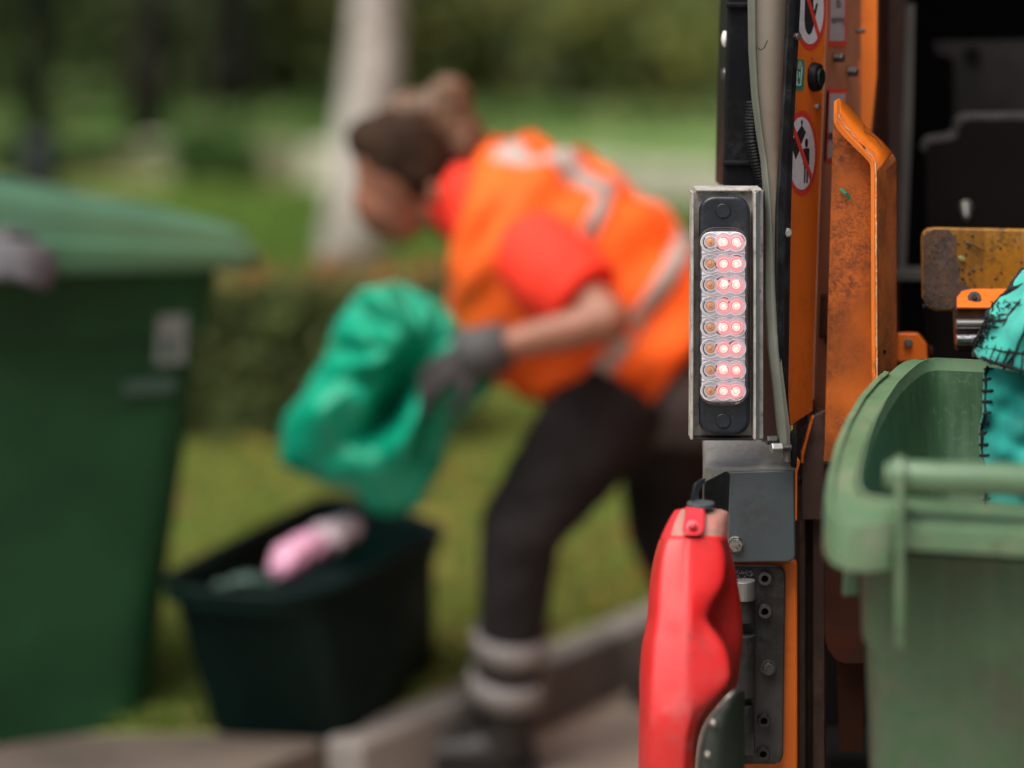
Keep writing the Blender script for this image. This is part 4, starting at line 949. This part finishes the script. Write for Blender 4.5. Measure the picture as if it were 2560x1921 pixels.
mk('hinge_barrel', cyl(P(1856,1760,YP-.014), P(1856,1830,YP-.014), s(28,YP), s(28,YP), 28), M['steel_dark'], truck, bevel=.001)
g = G()
for k in range(26): g.add(*ellip(P(1830+random.uniform(0,52), 1436+random.uniform(-8,8), YP-.010), (.0018,.002,.0016), None, 6, 4))
mk('weld_bead', g, M['steel_dark'], truck, smooth=True)
# ---- dark bracket above the red guard
mk('black_bracket', prism([P(1762,1262,2.77), P(1763,1204,2.77), P(1815,1178,2.83), P(1823,1182,2.84), P(1825,1190,2.84), P(1821,1290,2.84), P(1762,1300,2.77)],
                          [P(1757,1262,2.775), P(1758,1206,2.775), P(1815,1178,2.838), P(1823,1182,2.848), P(1825,1190,2.848), P(1821,1290,2.848), P(1757,1300,2.775)]), M['steel_dark'], truck, bevel=.001)
mk('bracket_tab', prism([P(1727,1262,2.70), P(1728,1240,2.70), P(1736,1210,2.71), P(1748,1200,2.72), P(1764,1195,2.74), P(1762,1204,2.76), P(1752,1215,2.75), P(1747,1232,2.73), P(1746,1262,2.72)],
                        [P(1727,1262,2.73), P(1728,1240,2.73), P(1736,1210,2.74), P(1748,1200,2.75), P(1764,1193,2.77), P(1763,1203,2.77), P(1752,1215,2.77), P(1747,1232,2.76), P(1746,1262,2.75)]), M['hammer'], truck, bevel=.001)

# ---- red guard: rows of (py, left, ridge-left, ridge-right, right)
RG = [ # py, xl, xfl, xfr, xr
 (1348,1650,1668,1800,1819), (1380,1640,1656,1812,1828), (1430,1629,1650,1813,1840), (1470,1624,1648,1805,1846), (1500,1622,1646,1782,1851), (1535,1621,1645,1766,1855),
 (1560,1618,1642,1768,1856), (1585,1612,1638,1790,1857), (1615,1606,1634,1812,1856), (1650,1603,1632,1822,1852), (1685,1601,1630,1826,1848), (1706,1600,1629,1823,1846),
 (1732,1600,1629,1800,1836), (1757,1600,1629,1776,1800), (1785,1599,1629,1752,1772), (1820,1599,1628,1737,1753), (1862,1598,1628,1730,1742), (1930,1598,1628,1728,1736), (2050,1600,1630,1726,1734), (2200,1606,1634,1722,1730)]
rows = []
for (py, xl, xa, xb, xr) in RG:
    D_ = .075*max(0, min(1, (1800-py)/450))**1.15+.03*max(0, (py-1850)/350)
    rows.append([P(xl-2,py,2.74+D_*.2), P(xl,py,2.66+D_*.7), P((xl+xa)/2-4,py,2.603+D_*1), P(xa,py,2.583+D_*1), P(xa+.45*(min(xb,1790)-xa)*.8,py,2.576+D_*1), P(xa+.78*(min(xb-10,1735)-xa),py,2.572+D_*1), P(xa+.96*(min(xb-14,1735)-xa),py,2.573+D_*1), P(xb-8,py,2.580+D_*1), P(xb,py,2.585+D_*1),
                 P(xb+.16*(xr-xb)+1,py,2.665+D_*.7), P(xr,py,2.70+D_*.3), P(xr,py,2.74+D_*.2)])
v, f = loft(rows)
rg = mk('red_guard', (v, f), M['red'], truck, smooth=True, sub=3)
cr_ = rg.data.attributes.new('crease_edge', 'FLOAT', 'EDGE'); nc = len(rows[0])
for e_ in rg.data.edges:
    i0, i1 = e_.vertices
    if i0 % nc == i1 % nc and i0 % nc == 8: cr_.data[e_.index].value = 1.0
    if i0 % nc == i1 % nc and i0 % nc in (3, 6): cr_.data[e_.index].value = .55
# dusty cap on top, sloping back
capr = [[P(x,y,max(Y+.072*min(1,max(0,(2.72-Y)/.13)),Y)) for (x,y,Y) in r] for r in (
 [(1650,1349,2.66),(1668,1349,2.583),(1735,1350,2.576),(1800,1351,2.586),(1819,1351,2.64)],
 [(1652,1343,2.66),(1668,1343,2.587),(1735,1343,2.582),(1802,1344,2.592),(1820,1346,2.65)],
 [(1664,1315,2.68),(1676,1314,2.62),(1735,1313,2.61),(1806,1314,2.62),(1821,1316,2.67)],
 [(1680,1286,2.69),(1690,1284,2.66),(1735,1282,2.65),(1810,1284,2.65),(1821,1288,2.69)],
 [(1690,1272,2.71),(1706,1268,2.70),(1740,1266,2.69),(1806,1270,2.69),(1820,1278,2.71)],
 [(1692,1280,2.74),(1706,1276,2.74),(1740,1274,2.74),(1806,1276,2.74),(1820,1284,2.74)])]
g = G(); nn = 5
for j in range(len(capr)-1):
    for i in range(4):
        g.add([capr[j][i], capr[j][i+1], capr[j+1][i+1], capr[j+1][i]], [(0,1,2,3)], 0 if i in (0,) or j == 0 else 1)
cap = mk('guard_cap', g, [M['red'], M['red_dusty']], truck, smooth=True)
bm = bmesh.new(); bm.from_mesh(cap.data); bmesh.ops.remove_doubles(bm, verts=bm.verts, dist=1e-5); bmesh.ops.recalc_face_normals(bm, faces=bm.faces); bm.to_mesh(cap.data); bm.free()
md = cap.modifiers.new('ss', 'SUBSURF'); md.levels = md.render_levels = 2
lt = [(1709,1336),(1708,1328),(1716,1275),(1720,1270),(1757,1272),(1764,1277),(1762,1320),(1757,1334),(1745,1339),(1722,1339)]
fr = [P(x,y,2.644+(1338-y)*.0006) for x,y in lt]; gl = mk('latch', prism(fr, [p+Vector((0,.03,-.004)) for p in fr]), M['red_clean'], truck, bevel=.003, seg=3)
mk('latch_pivot', (lambda g: g.add(*lathe([(s(15,2.58),-.002),(s(15,2.58),.0010),(s(11,2.58),.0016)], 28, P(1731,1318,2.652))))(G()), M['pivot'], gl)
mk('latch_button', ellip(P(1732,1316,2.650), (s(11,2.58),.004,s(9,2.58)), None, 18, 10), M['red_clean'], gl, smooth=True)
mk('latch_washer', cyl(P(1752,1268,2.70), P(1752,1256,2.70), s(34,2.7), s(34,2.7), 28), M['hammer'], truck, bevel=.001)
# riveted steel plate low on the guard
RA = [(1836,1728),(1812,1752),(1785,1782),(1762,1822),(1750,1866),(1743,1921),(1740,2050),(1742,2200)]
rows = [[P(x,y,2.60), P(x+4,y,2.594), P(x+.5*(1860-x),y,2.60), P(1862,y,2.66)] for x,y in RA]
mk('riveted_plate', loft(rows), mat('dark_olive_grey_steel', (.045,.055,.048), .5, metal=.3, vary=.2), truck, smooth=True)
mk('plate_edge', tube([P(x-1,y,2.594) for x,y in RA], .0011, 8), M['zinc'], truck, smooth=True)
for px, py in ((1783,1808), (1769,1887)): mk('rivet', ellip(P(px,py,2.592), (s(10,2.6),.005,s(10,2.6)), None, 14, 8), M['zinc'], truck, smooth=True)

# ---- hopper interior
ax = Vector((math.sin(R(12)), math.cos(R(12)), 0)); ay = Vector((math.cos(R(12)), -math.sin(R(12)), 0))
TO = Vector((.40, 3.16, 0))
def TP(u_, v_, z): return TO+ay*u_+ax*v_+Vector((0,0,z))
def tbox(name, u0, u1, v0, v1, z0, z1, m, par=truck, bevel=.01):
    return mk(name, prism([TP(u0,v0,z0), TP(u1,v0,z0), TP(u1,v1,z0), TP(u0,v1,z0)], [TP(u0,v0,z1), TP(u1,v0,z1), TP(u1,v1,z1), TP(u0,v1,z1)]), m, par, bevel=bevel)
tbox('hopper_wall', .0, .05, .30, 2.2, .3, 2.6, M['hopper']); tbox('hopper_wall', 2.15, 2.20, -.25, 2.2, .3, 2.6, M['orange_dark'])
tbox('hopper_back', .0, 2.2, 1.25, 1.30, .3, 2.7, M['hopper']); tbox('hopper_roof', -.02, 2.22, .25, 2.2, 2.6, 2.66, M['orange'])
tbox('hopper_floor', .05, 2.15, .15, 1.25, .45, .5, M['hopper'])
tbox('body_box', -.02, 2.22, 2.0, 7.2, .75, 3.05, M['orange'], bevel=.06)
tbox('cab', .02, 2.18, 7.5, 9.2, .5, 2.7, M['orange'], bevel=.15)
tbox('chassis_rail', .6, .75, .4, 8.8, .42, .62, M['hopper']); tbox('chassis_rail', 1.45, 1.6, .4, 8.8, .42, .62, M['hopper'])
tbox('side_skin', -.03, .0, .55, 2.0, .55, 2.66, M['orange'])
for vv in (2.6, 3.9, 7.9):
    for uu in (.17, 1.95):
        wh = mk('wheel', cyl(TP(uu-.14,vv,.48), TP(uu+.14,vv,.48), .48, .48, 36), M['tyre'], truck, bevel=.04)
        mk('wheel_rim', cyl(TP(uu-.15,vv,.48), TP(uu+.15,vv,.48), .26, .26, 30), M['steel'], wh, bevel=.02)
plate('crossbar', [(2215,676),(2330,676),(2330,702),(2215,702)], 3.35, .05, M['bar_grey'])
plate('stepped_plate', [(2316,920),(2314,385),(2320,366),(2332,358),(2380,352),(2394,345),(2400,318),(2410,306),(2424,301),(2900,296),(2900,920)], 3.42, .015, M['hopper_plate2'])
ep = resample([P(x,y,3.425) for x,y in ((2315,385),(2320,364),(2332,356),(2380,350),(2394,343),(2400,316),(2410,304),(2424,299),(2900,294))], 40)
mk('worn_edge', loft([ep, [p+Vector((0,.045,.006)) for p in ep]]), M['edge_steel'], truck, solid=.004)
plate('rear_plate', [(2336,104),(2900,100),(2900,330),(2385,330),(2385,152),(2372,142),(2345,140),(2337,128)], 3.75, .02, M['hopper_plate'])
mk('rear_plate_hole', cyl(P(2430,138,3.745), P(2430,138,3.76), s(22,3.75), s(22,3.75), 18), M['hopper'], truck)
mk('cone_bolt', cyl(P(2415,512,3.36), P(2417,548,3.34), s(19,3.36), s(8,3.36), 12), M['zinc_dark'], truck, bevel=.002)
# yellow plate
yp = plate('yellow_plate', [(2304,600),(2307,582),(2320,571),(2338,569),(2900,580),(2900,800),(2396,779),(2340,778),(2318,768),(2307,746)], 3.00, .010, M['yellow'], bevel=.003)
g = G()
for k in range(420):
    px = 2308+abs(random.gauss(0, 48)); py = random.uniform(578, 772)
    if random.random() < .4: px = 2312+random.random()**1.3*130; py = 770-abs(random.gauss(0, 34))
    if py < 576 or py > 775 or px > 2550: continue
    r = random.choice((1.0,1.4,2,2.6,3.4))*u*random.uniform(.6,1.2)
    g.add(*ellip(P(px,py,2.999), (r*random.uniform(.8,1.8), r*.6, r), Matrix.Rotation(random.random()*3, 3, 'Y'), 6, 4))
for k in range(70):
    px = random.uniform(2400,2556); py = random.uniform(590,740); r = random.choice((1,1.5,2.4,4))*u*.7
    g.add(*ellip(P(px,py,2.999), (r*1.6, r*.5, r), Matrix.Rotation(random.random()*3, 3, 'Y'), 6, 4))
g.add(*tube(resample([P(2416,606,2.998), P(2430,612,2.995), P(2450,622,2.998), P(2466,628,2.998)], 8), [.0016,.0012,.001,.0009,.0008,.0007,.0006,.0004], 6))
kind(mk('muck_crumbs', g, M['muck'], yp), 'stuff')
g = G(); g.add(*ellip(P(2405,648,2.997), (.0055,.002,.0035), Matrix.Rotation(.6,3,'Y'), 10, 6))
mk('leaf_scrap', g, M['green_tape'] if 0 else mat('pale_leaf', (.17,.2,.06), .6), yp)
# muck film on the left part of the plate
pl = [(2308,590),(2335,574),(2372,575),(2392,600),(2388,640),(2402,670),(2395,700),(2430,722),(2448,742),(2398,772),(2342,773),(2314,755),(2309,700)]
fr = [P(x,y,2.9985) for x,y in pl]
mk('muck_patch', prism(fr, [p+Vector((0,.001,0)) for p in fr]), mat('dried_muck', (.075,.048,.036), .7, vary=.35, vscale=30, dirt=[((.02,.015,.014), 12, 200, .45, .9), ((.22,.09,.02), 20, 160, .58, .7), ((.2,.19,.18), 70, 400, .64, .6)], bump=(.9, 150)), yp)
# hook
mk('hook_plate', prism([P(2392,768,2.945), P(2392,742,2.965), P(2404,728,2.985), P(2430,722,2.99), P(2900,722,2.99), P(2900,772,2.945)],
                       [P(2392,774,2.947), P(2392,748,2.97), P(2404,734,2.99), P(2430,728,2.995), P(2900,728,2.995), P(2900,778,2.947)]), M['orange'], truck, bevel=.001)
plate('hook_face', [(2388,770),(2900,772),(2900,880),(2392,880)], 2.950, .02, mat('oily_rust', (.05,.016,.008), .3, vary=.5, vscale=30, dirt=[(BLK, 20, 90, .45, .9)]), bevel=.002)
mk('hook_washer', cyl(P(2436,746,2.962), P(2436,744,2.958), s(17,2.96), s(16,2.96), 24), M['steel_dark'], truck, bevel=.001)
mk('hook_bolt', cyl(P(2436,745,2.959), P(2436,742,2.955), s(8,2.96), s(7,2.96), 6), M['hopper_plate'], truck)
ch = mat('shiny_worn_steel', (.55,.56,.58), .18, metal=.95, vary=.1, dirt=[((.08,.04,.02), 60, 200, .5, .9)])
mk('hook_roller', cyl(P(2390,811,2.945), P(2900,811,2.945), s(13,2.95), s(13,2.95), 24), mat('dull_worn_steel', (.2,.2,.2), .35, metal=.8, vary=.2), truck)
mk('hook_roller', cyl(P(2390,850,2.94), P(2900,850,2.94), s(15,2.95), s(15,2.95), 24), ch, truck)
# orange block beside the guide
mk('orange_block', prism([P(2243,832,3.02), P(2295,832,3.02), P(2318,860,3.02), P(2320,905,3.02), P(2243,905,3.02)], [P(2243,832,3.12), P(2295,832,3.12), P(2318,860,3.12), P(2320,905,3.12), P(2243,905,3.12)]), M['orange'], truck, bevel=.003)
mk('block_bolt', cyl(P(2271,858,3.022), P(2271,858,3.012), s(11,3), s(10,3), 16), M['zinc_dark'], truck, bevel=.001)
mk('block_nub', cyl(P(2322,880,3.05), P(2332,880,3.05), s(17,3), s(15,3), 16), M['orange_dark'], truck, bevel=.001)
# lower cross member under the hopper
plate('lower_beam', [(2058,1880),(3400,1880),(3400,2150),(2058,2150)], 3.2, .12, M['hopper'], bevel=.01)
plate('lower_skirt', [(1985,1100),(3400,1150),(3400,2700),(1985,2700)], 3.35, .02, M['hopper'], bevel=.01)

# ============================================================ green bin on the lifter
rb = thing('wheelie_bin', 'faded green wheelie bin without visible lid in front of the truck hopper', 'wheelie bin', (.64, 2.62, .12))
psi = R(10); cu_ = Vector((math.cos(psi), -math.sin(psi), 0)); cv_ = Vector((math.sin(psi), math.cos(psi), 0))
def planeP(px, py):
    Y = 4726/(py+725); return P(px, py, Y)
C0 = planeP(2072, 1290)
def tolocal(p): d = p-C0; return Vector((d.dot(cu_), d.dot(cv_), 0))
def zrim(p): return 1.03+.12*(p.y-2.35)
WT = .575
def ringpts(left, dz, n=80):
    """left half outline in pixels from the near middle round to the far middle; mirrored"""
    L_ = [tolocal(planeP(x, y)) for x, y in left]
    L_ = [Vector((-.001+0, 0, 0))*0+p for p in L_]
    half = WT/2
    near = Vector((half, L_[0].y, 0)); farp = Vector((half, L_[-1].y, 0))
    pts = resample([near]+L_+[farp], n)
    full = pts+[Vector((2*half-p.x, p.y, 0)) for p in reversed(pts)][1:-1]
    out = []
    for p in full:
        w_ = C0+cu_*p.x+cv_*p.y; w_.z = 1.03+.12*(w_.y-2.35)+dz; out.append(w_)
    return out
OUT = [(2240,1312),(2180,1322),(2120,1318),(2086,1304),(2068,1278),(2066,1250),(2072,1200),(2090,1120),(2115,1060),(2150,1000),(2185,960),(2215,935),(2240,912),(2262,899),(2285,896)]
INN = [(2240,1252),(2200,1250),(2168,1243),(2153,1225),(2150,1205),(2156,1170),(2170,1115),(2190,1060),(2215,1010),(2245,965),(2275,935),(2300,915),(2322,906),(2345,904)]
o_top = ringpts(OUT, .0); i_top = ringpts(INN, .0)
cen = sum(o_top, Vector())/len(o_top)
def scl(ring_, k, dz):
    return [Vector((cen.x+(p.x-cen.x)*k, cen.y+(p.y-cen.y)*k, p.z+dz)) for p in ring_]
rows = [scl(o_top, .975, -.024), scl(o_top, .990, -.024), scl(o_top, .994, -.006), scl(o_top, .992, -.001), scl(o_top, .985, 0), scl(i_top, 1.022, -.001), scl(i_top, 1.017, -.006), scl(i_top, 1.013, -.006), scl(i_top, 1.010, .004), scl(i_top, 1.001, .004), scl(i_top, .999, -.002), scl(i_top, .99, -.012)]
rim = mk('rim', loft(rows, True), [M['bin_rim']], rb, smooth=True)
def esplit(o, a_=28):
    md = o.modifiers.new('es', 'EDGE_SPLIT'); md.split_angle = R(a_)
esplit(rim)
nh = 34
for side in (0, 1):
    loc_ = [(p-C0).dot(cu_) for p in o_top]; locv = [(p-C0).dot(cv_) for p in o_top]
    idx = [k for k in range(len(o_top)//2) if loc_[k] < .062 and locv[k] < .52]
    if side: idx = [len(o_top)-k-0 for k in idx]
    A0 = [scl(o_top, 1.003, .001)[k % len(o_top)] for k in idx]; A1 = [scl(o_top, .978, .0005)[k % len(o_top)] for k in idx]
    dz_ = Vector((0, 0, -.043)); A2 = [scl(o_top, 1.008, -.040)[k % len(o_top)] for k in idx]
    A3 = [scl(o_top, 1.000, .0035)[k % len(o_top)] for k in idx]
    sk_ = mk('corner_skirt', loft([[p+dz_ for p in A1], A2, A0, A3, [p+Vector((0,0,.0025)) for p in A1]]), M['bin_rim'], rb, smooth=True, solid=.002); esplit(sk_)
# inner skirt and body; body lies inside the rim and tapers down
body_out = [Vector((cen.x+(p.x-cen.x)*.975, cen.y+(p.y-cen.y)*.975, 0)) for p in i_top]
def lvl(z, k, r_=body_out):
    q = [Vector((cen.x+(p.x-cen.x)*k, cen.y+(p.y-cen.y)*k, 0)) for p in r_]
    return [Vector((p.x+(.0)*z, p.y-.10*(1-z)*.0, 1.03+.12*(p.y-2.35)-z)) for p in q]
rows = [scl(o_top, .98, -.030), lvl(.035, 1.035), lvl(.06, 1.025), lvl(.15, 1.02), lvl(.155, 1.005), lvl(.5, .96), lvl(.80, .90), lvl(.84, .86)]
v, f = loft(rows, True); n = len(rows[0]); f.append(tuple(range(len(v)-n, len(v))))
mk('bin_body', (v, f), M['bin_side'], rb, smooth=True)
rows = [scl(i_top, .99, -.010), scl(i_top, .975, -.05), lvl(.16, .985), lvl(.165, .965), lvl(.5, .93), lvl(.8, .87)]
v, f = loft(rows, True); f.append(tuple(range(len(v)-n, len(v))))
mk('bin_inside', (v, f), M['bin_inside'], rb, smooth=True)
# inner moulded ridges
mk('inner_ridge', tube(resample([P(2292,1088,2.86), P(2310,1078,2.885), P(2350,1074,2.90), P(2402,1074,2.90)], 16), [.001]+[.0045]*14+[.001], 10), M['bin_inside'], rb, smooth=True)
# handle bar with end flanges
hy = 2.29
ha, hbp = P(2222, 1190, 2.335), P(2225,1196,2.335)+cu_*.52
hbp = ha+cu_*.53; hbp.z = ha.z
mk('handle_bar', tube([ha, ha+cu_*.02, hbp], [s(40,2.3), s(41,2.3), s(41,2.3)], 36), M['bin_rim'], rb, smooth=True)
mk('handle_collar', cyl(ha+cu_*.0-Vector((0,0,0)), ha-cu_*.004, s(36,2.3), s(30,2.3), 32), M['bin_rim'], rb, bevel=.002)
for kx in (.006, .50):
    c0 = P(2238, 1142, 2.322)+cu_*kx-cu_*.006
    w_ = .006
    pr = [(0,0),(.010,.004),(.014,-.01),(.012,-.06),(.010,-.12),(.004,-.175),(0,-.187),(.02,-.12),(.055,-.09),(.06,-.03),(.045,-.0)]
    outl = [(-.018,-.012),(-.008,-.001),(.010,.0),(.02,-.008),(.06,-.05),(.06,-.12),(.014,-.175),(.002,-.186),(-.006,-.16),(-.016,-.09),(-.020,-.05)]
    fr = [c0+cv_*a_+Vector((0,0,b_)) for a_, b_ in outl]
    mk('handle_bracket', prism(fr, [p+cu_*.009 for p in fr]), M['bin_rim'], rb, bevel=.003, seg=3)
tb2 = [(2112,1385),(2150,1385),(2150,1490),(2108,1492)]
plate('hanging_tab', tb2, 2.50, .006, M['bin_side'], par=rb, bevel=.002)
for kx in (.06, .50):
    c0 = C0+cu_*kx-cv_*.03; c0.z = .22
    mk('wheel', cyl(c0-cu_*.03, c0+cu_*.03, .10, .10, 28), M['tyre'], rb, bevel=.01)

# ---- stitched teal bag over the far rim
bg_ = thing('teal_bag', 'teal bag with black overlock stitching hanging in the faded green bin', 'bag', tuple(P(2500, 1150, 2.72)))
def gridmesh(rows_px, nu=14, nvv=14, amp=.004):
    R_ = [resample([P(*q) for q in r], nu) for r in rows_px]
    cols_ = [resample([R_[j][i] for j in range(len(R_))], nvv) for i in range(nu)]
    g = [[cols_[i][j]+Vector((0, amp*math.sin(i*1.3+j*.9)+amp*.6*math.sin(j*2.1-i*.7), 0)) for i in range(nu)] for j in range(nvv)]
    return g
up = gridmesh([[(2562,672,2.80),(2700,600,2.82),(2900,640,2.84)], [(2525,715,2.775),(2640,690,2.74),(2900,700,2.80)], [(2488,758,2.765),(2600,770,2.70),(2900,780,2.76)],
               [(2462,800,2.76),(2580,830,2.69),(2900,850,2.75)], [(2440,850,2.765),(2570,880,2.70),(2900,900,2.75)], [(2436,893,2.77),(2500,920,2.72),(2580,945,2.71),(2900,960,2.75)]], 18, 18, .0055)
v, f = loft(up); mk('bag_fold', (v, f), M['teal2'], bg_, smooth=True, sub=1, solid=.006)
lowr = gridmesh([[(2462,915,2.775),(2560,930,2.74),(2900,960,2.77)], [(2455,1000,2.78),(2560,1010,2.74),(2900,1010,2.77)], [(2447,1070,2.78),(2560,1080,2.74),(2900,1080,2.77)],
                 [(2452,1150,2.78),(2560,1160,2.73),(2900,1160,2.76)], [(2462,1300,2.78),(2560,1320,2.72),(2900,1300,2.76)]], 18, 18, .007)
v, f = loft(lowr); mk('bag_side', (v, f), mat('deep_teal_fabric', (.0, .27, .23), .7, vary=.2, vscale=26, sheen=.2, bump=(.5, 90)), bg_, smooth=True, sub=1, solid=.004)
def on(rowsg, i, j, off=.004):
    j0 = max(0, min(len(rowsg)-1, j)); i0 = max(0, min(len(rowsg[0])-1, i))
    ja, ia = int(j0), int(i0); jb, ib = min(ja+1, len(rowsg)-1), min(ia+1, len(rowsg[0])-1); fu, fv = i0-ia, j0-ja
    p = (rowsg[ja][ia]*(1-fu)+rowsg[ja][ib]*fu)*(1-fv)+(rowsg[jb][ia]*(1-fu)+rowsg[jb][ib]*fu)*fv
    return p+Vector((0,-off,0))
def seam(rowsg, path, r, nm='seam_thread', off=.004, n=40):
    pp = []
    for k in range(n):
        t = k/(n-1)*(len(path)-1); a_ = min(int(t), len(path)-2); q = t-a_
        i = path[a_][0]*(1-q)+path[a_+1][0]*q; j = path[a_][1]*(1-q)+path[a_+1][1]*q
        pp.append(on(rowsg, i, j, off)+Vector((random.uniform(-.0004,.0004), 0, random.uniform(-.0004,.0004))))
    mk(nm, tube(pp, [r*random.uniform(.7,1.3) for _ in pp], 6), M['thread'], bg_)
seam(up, [(0,0),(0,17)], .0032, off=.003); seam(up, [(2.6,0),(2.4,8),(1.9,17)], .0016); seam(up, [(5.2,0),(4.6,9),(4.0,17)], .0015)
seam(up, [(0,11.2),(6,11.8),(17,12)], .0014); seam(up, [(0,16.6),(7,16.6),(17,16.6)], .0020); seam(up, [(0,15.3),(7,15),(17,15)], .0014); seam(up, [(0,5),(6,7.5),(17,8)], .0014)
for k in range(19): seam(up, [(0,.4+k*.9),(2.4,.9+k*.9)], .0008+.0005*random.random(), n=8)
for k in range(9): seam(up, [(1+k*.8,14.8),(1.2+k*.8,16.9)], .0011, n=6)
seam(lowr, [(.25,0),(.25,17)], .0017); 
for k in range(14): seam(lowr, [(-.0,.4+k*1.2),(.9,.1+k*1.2)], .0017, n=6)
g = G()
for k in range(160):
    t = random.random(); c = on(up, abs(random.gauss(0,.9)), 9+7*t, .004); d = Vector((random.uniform(-1,1),-.4,random.uniform(-1,1))).normalized()*random.uniform(.004,.012)
    g.add(*tube([c, c+d*.6+Vector((0,0,.002)), c+d], [.0008,.0007,.0004], 5))
kind(mk('thread_fuzz', g, M['thread'], bg_), 'stuff')
